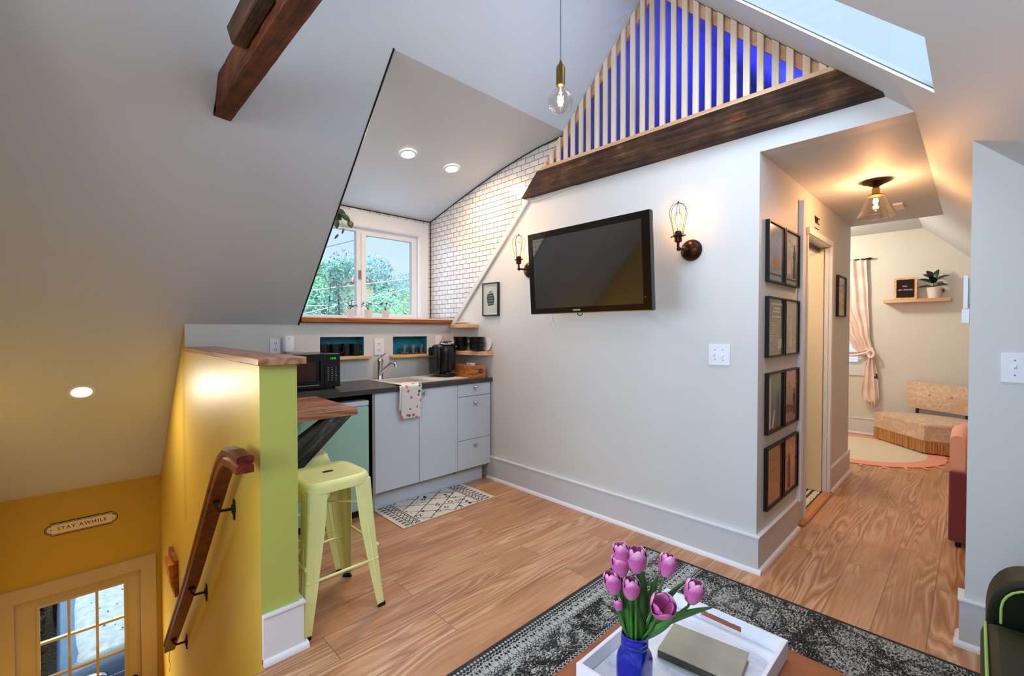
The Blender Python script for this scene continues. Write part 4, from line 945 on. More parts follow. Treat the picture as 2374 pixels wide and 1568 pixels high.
# ------------------------------------------------------------------ eight prints by the hallway corner
specs = [
 (2.975, 3.300, 1.803, .350, [((152, 156, 176), (96, 98, 116), (166, 120, 84), 1), ((172, 166, 156), (104, 98, 92), (70, 60, 56), 2)], 'top row'),
 (2.978, 3.310, 1.368, .352, [((110, 106, 84), (120, 114, 92), (150, 144, 122), 3), ((150, 142, 124), (128, 118, 100), (170, 160, 144), 4)], 'second row from the top'),
 (2.985, 3.316, .925, .355, [((52, 86, 40), (26, 40, 36), (70, 120, 64), 5), ((168, 104, 62), (112, 62, 36), (60, 52, 30), 6)], 'third row from the top'),
 (2.985, 3.316, .490, .362, [((134, 88, 48), (150, 100, 54), (110, 70, 38), 7), ((176, 120, 78), (158, 100, 62), (120, 80, 52), 8)], 'bottom row')]
names = [['purple grey print in the top row nearest the room corner', 'pale grey print with a dark figure in the top row, nearest the doorway'],
         ['olive print with pale lettering lines, second row nearest the room corner', 'taupe print with a pale standing figure, second row nearest the doorway'],
         ['green print with a figure in blue, third row nearest the room corner', 'orange brown print of a dim room, third row nearest the doorway'],
         ['brown print with faint lines, bottom row nearest the room corner', 'tan print with a brown figure, bottom row nearest the doorway']]
def figure(sh, cx, z0, H, m):
    w = H*.16
    sh([(cx-w*.9, z0), (cx+w*.9, z0), (cx+w*.6, z0+H*.45), (cx+w, z0+H*.62), (cx+w*.7, z0+H*.8), (cx-w*.7, z0+H*.8), (cx-w, z0+H*.6), (cx-w*.6, z0+H*.45)], m)
    sh([(cx+w*.45*math.cos(t), z0+H*.9+w*.6*math.sin(t)) for t in [2*PI*i/12 for i in range(12)]], m, .0008)
cB = plain('muted blue print ink', (70, 100, 140), .5); cO = plain('dull orange print ink', (190, 120, 70), .5); cP = plain('pale print ink', (196, 190, 176), .5); cD = plain('dark print ink', (50, 42, 38), .5); cBr = plain('brown print ink', (104, 66, 40), .5)
for r, (xa, xb, z, h, arts, nm) in enumerate(specs):
    for c, x in enumerate((xa, xb)):
        t, b_, bl, sd = arts[c]
        T, sh, pr = frame(names[r][c], (x, .8375, z), (0, -1, 0), .312, h, art('faded print %d' % sd, t, b_, bl, sd), thick=.022, fw=.010, group='framed prints by the hallway corner')
        if (r, c) == (0, 0):
            sh([(-.03, -.10), (.03, -.10), (.045, -.03), (-.045, -.03)], cO); sh([(-.14, -.13), (.14, -.13), (.14, -.122), (-.14, -.122)], cD)
        if (r, c) == (0, 1): figure(sh, .06, -.12, .22, cD); sh([(-.10, -.10), (-.02, -.10), (-.02, -.01), (-.10, -.01)], cP); sh([(-.14, -.14), (.14, -.14), (.14, -.128), (-.14, -.128)], cD)
        if (r, c) == (1, 0):
            for i, (q, ww) in enumerate(((.13, .10), (.105, .06), (.085, .07), (.055, .08))): sh([(.02-ww, q), (.02+ww, q), (.02+ww, q+.012), (.02-ww, q+.012)], cP)
            for i in range(8): sh([(-.12, .02-i*.014), (-.03, .02-i*.014), (-.03, .024-i*.014), (-.12, .024-i*.014)], cP)
            sh([(.05, -.13), (.11, -.13), (.12, -.07), (.04, -.07)], cP)
        if (r, c) == (1, 1): figure(sh, -.02, -.13, .24, cP)
        if (r, c) == (2, 0): figure(sh, .06, -.14, .20, cB); sh([(-.11, -.15), (-.08, -.15), (-.08, .15), (-.11, .15)], cP); sh([(-.06, -.15), (-.03, -.15), (.0, -.05), (-.02, -.05)], cP)
        if (r, c) == (2, 1): figure(sh, .07, -.12, .17, cD); sh([(-.14, -.10), (.04, -.10), (.04, -.06), (-.14, -.04)], cBr)
        if (r, c) == (3, 0):
            for i, (q, ww) in enumerate(((.10, .07), (.03, .05))): sh([(-.02-ww, q), (-.02+ww, q), (-.02+ww, q+.010), (-.02-ww, q+.010)], cO)
        if (r, c) == (3, 1): figure(sh, -.03, -.15, .22, cBr)
T, sh, pr = frame('narrow dark-framed print on the hallway wall beyond the bathroom door', (4.845, .8375, 1.645), (0, -1, 0), .33, .355, art('grey botanical print', (196, 192, 182), (170, 150, 130), (90, 84, 76), 11), thick=.022, fw=.012)
figure(sh, .02, -.13, .2, cP)

# ------------------------------------------------------------------ bathroom doorway
D = thing('door_2', 'cream bathroom door standing open inside the hallway doorway', 'door', (4.38, .95, 0)); D['kind'] = 'structure'
MB().box(4.406, 4.440, .872, 1.58, .015, 2.02).build('door_leaf', 'cream', D, bevel=.002)
MB().lathe([(.012, 0), (.01, .03), (.026, .045), (.026, .06), (.004, .07)], (4.406, 1.52, .95), 20, (-1, 0, 0)).build('door_knob', 'bronze', D)
MB().box(3.70, 3.722, .826, .95, .012, 2.02).box(4.412, 4.4445, .839, .868, .019, 2.02).box(3.70, 4.4445, .826, .95, 2.023, 2.0445).build('door_jamb', 'trim', D)
MB().box(4.414, 4.456, .815, .838, .019, 2.0275).box(3.69, 4.456, .815, .838, 2.028, 2.072).build('door_casing', 'trim', D, bevel=.002)
MB().box(3.724, 4.40, .90, .925, 1.985, 2.02).build('door_track', 'bronze', D)
struct(MB().box(3.50, 3.555, .808, .838, .19, 2.22).build('trim_4', 'trim', bevel=.002))
struct(MB().box(3.57, 4.456, .80, .866, .0005, .018).build('trim_5', 'oakstrip', bevel=.004))
T = thing('door_sign', 'tiny dark metal lettering above the bathroom doorway', 'sign', (3.99, .835, 2.14))
text('sign_letters', 'WC', .075, (3.99, .8345, 2.165), FY, 'bronze', T, .002, space=1.15)
MB().box(3.93, 4.05, .834, .837, 2.105, 2.11).build('underline', 'bronze', T)
T = thing('shower_curtain', 'patterned curtain strip glimpsed inside the bathroom', 'curtain', (3.58, 1.5, 0))
MB().grid(lambda u, v: Vector((3.60+.02*math.sin(u*40), .96+u*1.3, .1+v*1.9)), 60, 4).build('curtain_panel', 'bathtile', T)

# ------------------------------------------------------------------ hallway ceiling lamp
T = thing('ceiling_lamp', 'flush hallway ceiling lamp with clear cone glass and bronze base', 'ceiling lamp', (3.79, .468, 2.33))
lx, ly = 3.79, .468
MB().lathe([(.072, -.0005), (.072, -.012), (.05, -.02), (.018, -.038), (.016, -.055)], (lx, ly, 2.33), 32).build('base', 'bronze', T)
MB().lathe([(.022, -.05), (.022, -.085), (.03, -.088), (.045, -.095), (.045, -.1), (.02, -.104)], (lx, ly, 2.33), 32).build('socket', 'brass', T)
MB().lathe([(.04, -.098), (.046, -.105), (.098, -.232), (.0985, -.236)], (lx, ly, 2.33), 40, cap=False).build('glass_cone', 'shade', T, solid=.002)
MB().tube([(lx+.0985*math.cos(2*PI*i/40), ly+.0985*math.sin(2*PI*i/40), 2.33-.235) for i in range(40)], .0022, 6, closed=True).build('glass_rim', 'clear', T)
B = MB().lathe([(.014, -.10), (.018, -.115), (.022, -.15), (.020, -.18), (.002, -.196)], (lx, ly, 2.33), 24, cap=False).build('bulb', 'shade', T)
MB().cyl((lx, ly, 2.33-.12), (lx, ly, 2.33-.175), .0085, n=12).build('filament', 'bulb', B)
light('POINT', (lx, ly, 2.33-.165), 33, lin((255, 192, 138)), .02, name='hall_light')
o = MB().box(4.55, 4.75, .40, .46, 2.312, 2.3295).build('ceiling_vent', 'whitepot', bevel=.003); tag(o, 'small pale plate on the hallway ceiling beyond the lamp', 'vent')

# ------------------------------------------------------------------ wall device at the hallway opening
T = thing('wall_device', 'slim white plastic device on the reveal of the hallway opening', 'wall device', (2.76, .019, 1.379))
MB().box(2.722, 2.80, .0185, .0425, 1.379, 1.440).build('lower_box', 'plate', T, bevel=.002)
MB().box(2.722, 2.80, .024, .0385, 1.4405, 1.583).box(2.74, 2.79, .0185, .0245, 1.45, 1.57).build('upper_panel', 'plate', T, bevel=.002)

# ------------------------------------------------------------------ foliage helpers
def leaf(b, base, d, up, L, W, curl=.3, n=5):
    """one leaf blade added to builder b"""
    base = Vector(base); d = Vector(d).normalized(); up = Vector(up); s = d.cross(up)
    s = s.normalized() if s.length > 1e-4 else Vector((1, 0, 0)); up = s.cross(d).normalized()
    V = []
    for i in range(n+1):
        t = i/n; c = base+d*L*t*(1-.15*curl*t)-up*L*curl*t*t; w = W*math.sin(PI*min(1, t*.92+.06))**.8*(.5 if i == n else 1)*(.25 if i == n else 1)
        V += [c-s*w+up*w*.25, c, c+s*w+up*w*.25]
    b.add(V, [(i*3+j, i*3+j+1, i*3+j+4, i*3+j+3) for i in range(n) for j in (0, 1)])
R = random.uniform

# little pots on the window sill
for k, (x, lb, mt) in enumerate(((1.776, 'small pale pot with a leafy seedling, nearest the left dormer cheek', 'leaf'), (1.945, 'small pale pot with a dark seedling in front of the window mullion', 'leafd'), (2.122, 'small pale pot with a dark seedling in front of the sliding pane', 'leafd'))):
    T = thing('potted_seedling', lb, 'potted plant', (x, 3.90, 1.4625), (0, 0, k*1.3), 'seedlings on the window sill')
    MB().lathe([(.028, 0), (.030, .002), (.040, .072), (.041, .074), (.038, .074), (.036, .062), (.002, .062)], (0, 0, 0), 28).build('pot', 'terra', T, local=True)
    MB().lathe([(.036, .060), (.030, .066), (.002, .067)], (0, 0, 0), 20).build('soil', 'soil', T, local=True)
    b = MB(); b2 = MB()
    for j in range(9):
        a = j*2.4+k; h = R(.03, .10); rr_ = R(.0, .018)
        top = Vector((math.cos(a)*(rr_+.012), math.sin(a)*(rr_+.012), .066+h)); b.tube([(0, 0, .064), top*.6+Vector((0, 0, .03)), top], .0016, 5)
        leaf(b2, top, (math.cos(a), math.sin(a), R(-.1, .5)), (0, 0, 1), R(.045, .065), R(.016, .024), .35)
    b.build('stems', 'leafl', T, local=True); b2.build('leaves', mt, T, local=True)
# hanging pothos at the top of the window
T = thing('hanging_plant', 'trailing green plant hanging at the top left of the window', 'plant', (1.60, 3.93, 2.20))
b = MB(); b2 = MB()
MB().lathe([(.04, 0), (.07, .01), (.085, .09), (.08, .09), (.065, .015), (.002, .012)], (1.50, 3.90, 2.36), 28).build('pot', 'whitepot', T)
b.tube([(1.50, 3.90, 2.40), (1.50, 3.90, 2.52)], .002, 5)
for (x, y, z, dx, dz, L, W_) in ((1.60, 3.93, 2.42, .9, .35, .10, .03), (1.62, 3.93, 2.38, 1., -.35, .12, .045), (1.66, 3.92, 2.40, .9, -.2, .11, .036), (1.57, 3.91, 2.37, .5, -.8, .12, .05), (1.70, 3.92, 2.365, .85, -.3, .10, .032), (1.655, 3.93, 2.34, .2, -1., .10, .028), (1.775, 3.93, 2.33, .5, -.9, .07, .033), (1.50, 3.93, 2.33, -.3, -.8, .12, .05), (1.55, 3.93, 2.29, .3, -1, .10, .04), (1.74, 3.94, 2.26, -.35, -.9, .06, .010), (1.69, 3.94, 2.20, -.6, -.8, .06, .010), (1.48, 3.92, 2.2, .1, -1, .12, .04)):
    leaf(b2, (x, y, z), (dx, R(-.2, .1), dz), (0, -1, .35), L, W_, .15, 7)
b.tube([(1.50, 3.90, 2.44), (1.56, 3.90, 2.45), (1.64, 3.92, 2.42), (1.72, 3.93, 2.37), (1.78, 3.93, 2.335)], .0025, 6)
b.tube([(1.70, 3.93, 2.385), (1.715, 3.93, 2.33), (1.73, 3.94, 2.27)], .002, 6); b.tube([(1.50, 3.90, 2.44), (1.52, 3.92, 2.36), (1.50, 3.92, 2.2)], .002, 6)
b.build('stems', 'leafl', T); b2.build('leaves', 'leaf', T)

# ------------------------------------------------------------------ handrail, wood block, sign and entry door in the stairwell
T = thing('handrail', 'varnished mahogany handrail on iron brackets along the mustard stair wall', 'handrail', (.46, 3.0, -.1))
pts = [(.462, 1.93, .838), (.458, 2.02, .845), (.455, 2.12, .838), (.454, 2.21, .79), (.454, 2.30, .71), (.454, 3.0, -.01), (.454, 3.93, -.875)]
def railsec(p, t, w, h):
    t = Vector(t).normalized(); s = Vector((1, 0, 0)); u = s.cross(t).normalized()
    if u.z < 0: u = -u
    return [Vector(p)+s*a*w+u*c*h for a, c in ((-.5, -.5), (.5, -.5), (.5, -.1), (.36, .0), (.5, .12), (.5, .38), (.32, .5), (-.32, .5), (-.5, .38), (-.5, .12), (-.36, .0), (-.5, -.1))]
loft([railsec(p, (Vector(pts[min(i+1, len(pts)-1)])-Vector(pts[max(i-1, 0)])), .06, .07) for i, p in enumerate(pts)]).build('rail', 'mahog', T, smooth=35)
def along(y):
    for a, c in zip(pts, pts[1:]):
        if a[1] <= y <= c[1]: return a[2]+(c[2]-a[2])*(y-a[1])/(c[1]-a[1])
for y in (2.40, 3.05, 3.72):
    z = along(y)-.055
    b = MB().tube([(.454, y, z+.022), (.454, y, z-.01), (.47, y, z-.03), (.525, y, z-.035)], .007, 8).box(.44, .468, y-.03, y+.03, z+.016, z+.024)
    b.cyl((.518, y, z-.035), (.5285, y, z-.035), .022, n=16).box(.523, .5288, y-.012, y+.012, z-.085, z+.01); b.build('bracket', 'blackm', T)
o = MB().tube([(.454, 3.90, -.90), (.450, 3.905, -.95), (.457, 3.90, -.99), (.452, 3.902, -1.04)], .0022, 6).build('string', 'tube'); tag(o, 'short pale string dangling from the low end of the handrail', 'string')
T = thing('wooden_hook_block', 'small stepped wooden block fixed to the stair wall above the rail', 'wooden block', (.49, 4.15, -.5))
MB().box(.505, .5285, 4.04, 4.34, -.60, -.33).build('back_board', 'sill', T, bevel=.003)
MB().prism([(.47, 4.06, -.36), (.5045, 4.06, -.36), (.5045, 4.06, -.56), (.485, 4.06, -.50)], (0, .20, 0)).build('front_block', 'crate', T, bevel=.003)
T = thing('stay_awhile_sign', 'cream enamel sign reading STAY AWHILE above the entry door', 'sign', (.03, 4.974, -.2))
def plaque(w, h, y, t):
    pts = []
    def arc(cx, cz, r, a0, a1, n=8): return [(cx+r*math.cos(math.radians(a0+(a1-a0)*i/n)), cz+r*math.sin(math.radians(a0+(a1-a0)*i/n))) for i in range(n+1)]
    W2, H2 = w/2, h/2; k = H2*.80
    pts += [(-W2+k, -H2), (W2-k, -H2), (W2-k, -H2*.66)] + arc(W2-k, 0, H2*.7, -70, 70) + [(W2-k, H2*.66), (W2-k, H2), (-W2+k, H2), (-W2+k, H2*.66)] + arc(-W2+k, 0, H2*.7, 110, 250) + [(-W2+k, -H2*.66)]
    return MB().prism([(.033+a, y, -.20+c) for a, c in pts], (0, t, 0))
plaque(.436, .098, 4.968, .0055).build('dark_border', 'blackm', T)
plaque(.424, .086, 4.9665, .001).build('cream_line', 'cream', T)
plaque(.416, .078, 4.9655, .001).build('inner_border', 'blackm', T)
plaque(.408, .070, 4.9645, .001).build('enamel_face', 'cream', T)
text('lettering', 'STAY AWHILE', .038, (.033, 4.964, -.20), FY, 'blackm', T, .0006, space=1.25)
for x in (-.145, .211): MB().cyl((x, 4.9645, -.2), (x, 4.963, -.2), .004, n=10).build('screw', 'bronze', T)
D = thing('door_1', 'cream entry door with glazed upper panes at the foot of the stairs', 'door', (.02, 4.99, -2.75)); D['kind'] = 'structure'
MB().plate((-.45, .49), (-2.75, -.595), [(-.346, .386, -2.76, -.697)], lambda u, v: (u, 4.955, v), (0, .0199, 0)).build('door_casing', 'doorpaint', D, bevel=.003)
MB().plate((-.3595, .3995), (-2.74, -.6805), [(-.215, .278, -2.22, -.785)], lambda u, v: (u, 4.985, v), (0, .04, 0)).build('door_leaf', 'doorpaint', D)
MB().plate((-.23, .293), (-2.235, -.77), [(-.213, .276, -2.218, -.787)], lambda u, v: (u, 4.977, v), (0, .008, 0)).build('glazing_bead', 'doorpaint', D, bevel=.002)
b = MB()
for x in (-.054, .110): b.box(x-.009, x+.009, 4.988, 5.012, -2.218, -.787)
for k in range(1, 5): b.box(-.213, .276, 4.986, 5.014, -.787-k*.286-.009, -.787-k*.286+.009)
b.build('muntins', 'doorpaint', D)
MB().box(-.214, .277, 5.0, 5.004, -2.218, -.787).build('pane', 'pane', D)
MB().lathe([(.028, 0), (.028, .006), (.012, .01), (.012, .03), (.028, .04), (.030, .055), (.02, .066), (.002, .068)], (.335, 4.985, -1.63), 24, (0, -1, 0)).build('door_knob', 'blackm', D)

# ------------------------------------------------------------------ ottoman, tray, jar of tulips, book
T = thing('leather_ottoman', 'cognac leather ottoman carrying the white tray on the area rug', 'ottoman', (1.16, .50, 0))
loft([rr_ring(1.152, .46, a, c, z, 48, 12) for a, c, z in ((.36, .33, .06), (.375, .345, .075), (.38, .35, .36), (.375, .345, .392), (.355, .325, .403), (.30, .28, .404))]).build('cushion_body', 'leather', T)
MB().tube(rr_ring(1.152, .46, .379, .349, .372, 60, 12), .0045, 6, closed=True).build('top_piping', 'leather', T)
for sx in (-1, 1):
    for sy in (-1, 1): MB().cyl((1.15+sx*.30, .46+sy*.27, .0115), (1.15+sx*.30, .46+sy*.27, .062), .018, .024, n=14).build('leg', 'bronze', T)
T = thing('serving_tray', 'white rectangular tray with cut-out handles on the leather ottoman', 'tray', (1.19, .55, .4045))
tx0, tx1, ty0, ty1, tz, th_ = .955, 1.462, .365, .735, .4055, .052
MB().box(tx0+.012, tx1-.012, ty0+.012, ty1-.012, tz, tz+.008).build('base_panel', 'traybase', T)
for x in (tx0, tx1-.011):
    hy = (ty0+ty1)/2
    MB().plate((ty0, ty1), (tz, tz+th_), [(hy-.062, hy+.062, tz+.013, tz+.036)], lambda u, v, x=x: (x, u, v), (.011, 0, 0)).build('handle_side', 'tray', T, bevel=.0015)
for y in (ty0, ty1-.011): MB().box(tx0+.0112, tx1-.0112, y, y+.011, tz, tz+th_).build('side', 'tray', T, bevel=.0015)
T = thing('book', 'worn sage clothbound book lying on the white tray', 'book', (1.27, .53, tz+.009))
bk = Matrix.Rotation(math.radians(8), 3, 'Z')
c0 = (1.268, .527, 0)
bz = tz+.0088
def bb(x0, x1, y0, y1, z0, z1): return MB().box(1.268+x0, 1.268+x1, .527+y0, .527+y1, z0, z1).rot(bk, c0)
bb(-.072, .072, -.105, .105, bz+.024, bz+.0275).build('front_cover', 'book', T, bevel=.001)
bb(-.072, .072, -.105, .105, bz, bz+.0035).build('back_cover', 'book', T, bevel=.001)
bb(-.072, -.068, -.105, .105, bz+.0036, bz+.0239).build('spine', plain('dark book spine', (64, 60, 52), .7), T, bevel=.001)
bb(-.0675, .068, -.101, .101, bz+.0037, bz+.0238).build('pages', 'paper', T)
jx, jy, jz = 1.005, .590, tz+.0088
T = thing('blue_glass_jar', 'cobalt blue glass jar holding the tulips on the tray', 'jar', (jx, jy, jz))
jar = [rr_ring(jx, jy, a*.88, a*.88, jz+z, 36, p) for a, z, p in ((.036, 0, 4), (.041, .003, 4), (.0425, .010, 4.5), (.0425, .110, 4.5), (.041, .124, 3.4), (.037, .136, 2.4), (.0355, .141, 2), (.0385, .145, 2), (.0385, .149, 2), (.036, .152, 2), (.0385, .156, 2), (.0385, .160, 2), (.036, .164, 2), (.037, .172, 2), (.0355, .1735, 2), (.0335, .172, 2), (.0335, .14, 2), (.038, .12, 3.4), (.038, .09, 4))]
loft(jar).build('jar_body', 'cobalt', T)
T0 = T
def tulip(label, head, lean, s=1., ops=0., closed=1.):
    head = Vector(head); T = thing('tulip', label, 'tulip', (jx, jy, jz+.02), (0, 0, 0), 'pink tulips in the blue jar')
    lean = Vector(lean).normalized(); foot = Vector((jx+R(-.012, .012), jy+R(-.012, .012), jz+.02)); lip = Vector((jx, jy, jz+.165))+Vector((head.x-jx, head.y-jy, 0)).normalized()*.02
    hb = head-lean*.024*s
    pts = []
    P = [foot, lip, lip.lerp(hb, .5)+Vector((0, 0, -.008)), hb-lean*.012, hb]
    for i in range(len(P)-1):
        for t in (0, .33, .66): pts.append(P[i].lerp(P[i+1], t))
    pts.append(P[-1]); MB().tube(pts, .0032, 8).build('stem', 'leafl', T)
    b = MB(); u = lean.orthogonal().normalized(); v = lean.cross(u)
    for ring, (rr0, ph) in enumerate(((.0165, 0), (.0205, PI/3))):
        for k in range(3):
            a = ph+2*PI*k/3
            def pf(p, q, a=a, ring=ring, rr0=rr0):
                t = q; w = (p-.5)*2
                rad = rr0*s*(math.sin(PI*min(1, .12+t*.62))**.7)*(1+ops*t*t*1.4); width = 1.12*math.sin(PI*min(.97, .10+t*.84))**.62
                ang = a+w*width
                rad *= (1+.05*w*w); hgt = .052*s*t*(1-.07*w*w)
                if t > .9: rad *= (1-.22*(t-.9)/.1*(1-ops))
                return hb+lean*hgt+(u*math.cos(ang)+v*math.sin(ang))*rad
            b.grid(pf, 8, 10)
    b.build('petals', 'tulip', T, smooth=80, solid=.0008)
    return T
C0 = Vector((0, 0, 1.35))
heads = [((.969, .607, .794), 'tulip at the back left, highest of the bunch', (-.1, .15, 1), .95, 0), ((.993, .580, .778), 'large open pale pink tulip at the top of the bunch', (.0, 0, 1), 1.15, .12),
 ((1.061, .534, .758), 'single tulip standing apart toward the book', (.25, -.12, 1), 1.05, 0), ((.970, .611, .762), 'tulip in the middle of the left cluster', (-.1, .05, 1), 1.05, 0),
 ((.950, .619, .723), 'tulip leaning furthest left above the jar shoulder', (-.15, .15, 1), 1.02, 0), ((.978, .585, .712), 'deep pink tulip lowest in the left cluster', (-.05, -.05, 1), 1.02, 0),
 ((1.097, .482, .697), 'lilac tulip leaning furthest right over the tray', (.2, -.25, 1), 1.08, .05), ((1.022, .528, .668), 'wide open pink tulip drooping over the tray', (-.35, -.45, .8), 1.15, .40),
 ((.955, .607, .672), 'thin half-hidden tulip bud low on the left', (-.2, .2, 1), .55, 0)]
for h, lb, ln, s, op in heads: tulip(lb+(' of the blue jar' if len(lb.split()) < 9 else ''), h, ln, s, op)
T = thing('tulip_leaves', 'long green tulip leaves spreading from the blue jar', 'leaves', (jx, jy, jz+.165)); T['kind'] = 'stuff'
b = MB()
def blade(pts, W):
    pts = [Vector(p) for p in pts]; n = 12; V = []
    def bez(t):
        q = pts[:]
        while len(q) > 1: q = [q[i].lerp(q[i+1], t) for i in range(len(q)-1)]
        return q[0]
    for i in range(n+1):
        t = i/n; c = bez(t); d = (bez(min(1, t+.02))-bez(max(0, t-.02))).normalized(); view = Vector((.7, .72, .2))
        s = d.cross(view).normalized(); f = s.cross(d); w = W*math.sin(PI*min(.985, .12+t*.87))**.8
        V += [c-s*w+f*w*.35, c, c+s*w+f*w*.35]
    b.add(V, [(i*3+j, i*3+j+1, i*3+j+4, i*3+j+3) for i in range(n) for j in (0, 1)])
J = Vector((jx, jy, jz+.16))
for a, m, e, W_ in (((-.01, .01, 0), (-.02, .03, .08), (-.028, .02, .13), .014), ((.0, .0, 0), (-.03, .0, .1), (.0, -.02, .15), .016), ((.01, -.01, 0), (.0, -.02, .12), (-.0, -.01, .20), .020), ((.01, -.01, 0), (.04, -.04, .04), (.135, -.145, .085), .016),
                    ((.015, -.01, -.01), (.06, -.05, .10), (.09, -.09, .145), .010), ((.0, -.015, 0), (-.005, -.02, .05), (-.012, .0, .10), .015), ((-.015, -.005, 0), (-.035, .0, .06), (-.02, .01, .10), .013), ((.01, 0, 0), (.05, -.02, .08), (.04, -.04, .16), .012), ((.01, -.015, -.005), (.035, -.055, .03), (.06, -.075, .055), .014)):
    blade([J+Vector(a), J+Vector(m), J+Vector(e)], W_)
b.build('leaf_blades', 'leafl', T, smooth=60, solid=.0012)

# ------------------------------------------------------------------ green velvet armchair
T = thing('green_velvet_armchair', 'dark green velvet armchair with light piping beside the hallway opening', 'armchair', (1.75, -.40, 0))
def rbox(x0, x1, y0, y1, z0, z1, r, name, mat, parent, bevel_seg=4): return MB().box(x0, x1, y0, y1, z0, z1).build(name, mat, parent, bevel=r, seg=bevel_seg)
rbox(1.36, 2.04, -.72, -.035, .14, .30, .02, 'seat_frame', 'velvet', T)
rbox(1.38, 2.02, -.70, -.022, .302, .458, .035, 'seat_cushion', 'velvet', T)
MB().tube([(1.385, -.028, .30), (1.385, -.03, .43), (1.40, -.032, .452), (1.70, -.032, .4555), (2.0, -.032, .452), (2.015, -.03, .43), (2.015, -.028, .30)], .004, 8).build('seat_piping', 'piping', T)
for nm, xa, xb in (('arm', 2.05, 2.20), ('arm', 1.19, 1.345)):
    pr = [(-.75, .14), (-.035, .14), (-.035, .44), (-.037, .47), (-.042, .50), (-.051, .527), (-.063, .55), (-.08, .57), (-.10, .583), (-.125, .591), (-.16, .596), (-.20, .598), (-.75, .605)]
    a = MB().prism([(xa, y, z) for y, z in pr], (xb-xa, 0, 0)).build(nm, 'velvet', T, bevel=.015, seg=3)
    xi = xa if xa > 1.5 else xb; d = -.001 if xa > 1.5 else .001
    MB().tube([(xi+d, y, z) for y, z in [(-.066, .44), (-.066, .49), (-.070, .512), (-.078, .53), (-.09, .545), (-.106, .556), (-.126, .563), (-.16, .567), (-.20, .568), (-.70, .575)]], .0035, 8).build('arm_piping', 'piping', a)
MB().prism([(1.19, -.72, .14), (1.19, -.66, .45), (1.19, -.74, .88), (1.19, -.84, .90), (1.19, -.88, .14)], (1.01, 0, 0)).build('backrest', 'velvet', T, bevel=.03, seg=4)
for sx in (1.24, 2.14):
    for sy in (-.10, -.80): MB().cyl((sx, sy, .0005 if sx > 3 else .0115), (sx, sy, .142), .015, .022, n=14).build('leg', 'bronze', T)
for (a, c) in (((1.46, -.10, .4595), (1.98, -.20, .4595)), ((1.44, -.24, .4595), (1.99, -.33, .4595))):
    MB().tube([a, ((a[0]+c[0])/2, (a[1]+c[1])/2+.01, .4592), c], .0012, 5).build('stitch_line', 'piping', T)

# ------------------------------------------------------------------ coral armchair in the hallway nook
T = thing('coral_velvet_armchair', 'coral velvet barrel armchair with shade coloured into its front beyond the hallway opening', 'armchair', (4.25, -.30, 0))
rbox(3.90, 3.955, -.66, .105, .035, .475, .012, 'front_panel', 'coral_shaded', T)  # front face in shade, given as a darker colour of the coral
rbox(3.957, 4.55, -.60, .06, .05, .44, .03, 'seat_base', 'coral', T)
rbox(3.958, 4.45, -.54, -.01, .442, .52, .04, 'seat_cushion', 'coral', T)
o = []
for t in [i/24 for i in range(25)]:
    a = PI/2-PI*t
    o.append((4.20+.42*max(0, math.cos(a)), -.28+.385*math.sin(a)))
prof = [(3.975, .105)]+o+[(3.975, -.665)]; inn = [(3.975, .035)]+[(4.20+.33*max(0, math.cos(PI/2-PI*i/24)), -.28+.305*math.sin(PI/2-PI*i/24)) for i in range(25)]+[(3.975, -.595)]
b = MB(); V = []
for (x, y), (x2, y2) in zip(prof, inn):
    h = .685 if x < 4.05 else .71
    V += [(x, y, .05)]+[(x+(x2-x)*(.5-.5*math.cos(a)), y+(y2-y)*(.5-.5*math.cos(a)), h-.035+.035*math.sin(a)) for a in [PI*i/8 for i in range(9)]]+[(x2, y2, .05)]
n6 = len(prof); b.add(V, [(i*11+j, i*11+(j+1) % 11, (i+1)*11+(j+1) % 11, (i+1)*11+j) for i in range(n6-1) for j in range(11)]+[tuple(range(10, -1, -1)), tuple(range((n6-1)*11, n6*11))])
b.build('barrel_back', 'coral', T, smooth=50)
for x, y in ((3.94, .06), (3.94, -.62), (4.5, -.1), (4.5, -.5)): MB().cyl((x, y, .0005), (x, y, .05), .015, n=12).build('leg', 'bronze', T)

# ------------------------------------------------------------------ cream corner chair
T = thing('corner_chair', 'cream damask corner chair with button back and fringed skirt in the end room', 'chair', (6.95, .4, 0))
poly = [(7.12, .865), (6.575, .375), (6.70, -.05), (7.20, -.06), (7.27, .50)]
cen = (6.97, .36)
def ringp(s, z): return [Vector((cen[0]+(x-cen[0])*s, cen[1]+(y-cen[1])*s, z)) for x, y in poly]
loft([ringp(.985, .05), ringp(.985, .155), ]).build('inner_base', 'fringe', T)
MB().prism([Vector((x, y, .15)) for x, y in poly], (0, 0, .14)).build('seat_rail', 'damask', T, bevel=.004)
b = MB()
for i in range(len(poly)):
    a = Vector((*poly[i], 0)); c = Vector((*poly[(i+1) % len(poly)], 0)); L = (c-a).length; k = max(2, int(L/.012))
    for j in range(k):
        t = (j+.5)/k; p = a.lerp(c, t); o_ = (p-Vector((*cen, 0))).normalized()*.003
        b.cyl((p.x+o_.x, p.y+o_.y, R(.018, .03)), (p.x+o_.x, p.y+o_.y, .155), .0052, .004, n=5)
b.build('fringe', 'fringe', T)['kind'] = 'stuff'
loft([ringp(.99, .291), ringp(1.0, .305), ringp(.99, .325), ringp(.93, .345), ringp(.75, .362), ringp(.4, .372), ringp(.1, .374)]).build('seat_cushion', 'damask', T, smooth=60)
A, B_ = Vector((7.24, .545, 0)), Vector((7.04, -.01, 0)); dd_ = (B_-A).normalized(); nn_ = Vector((dd_.y, -dd_.x, 0)); nn_ = nn_ if nn_.x < 0 else -nn_
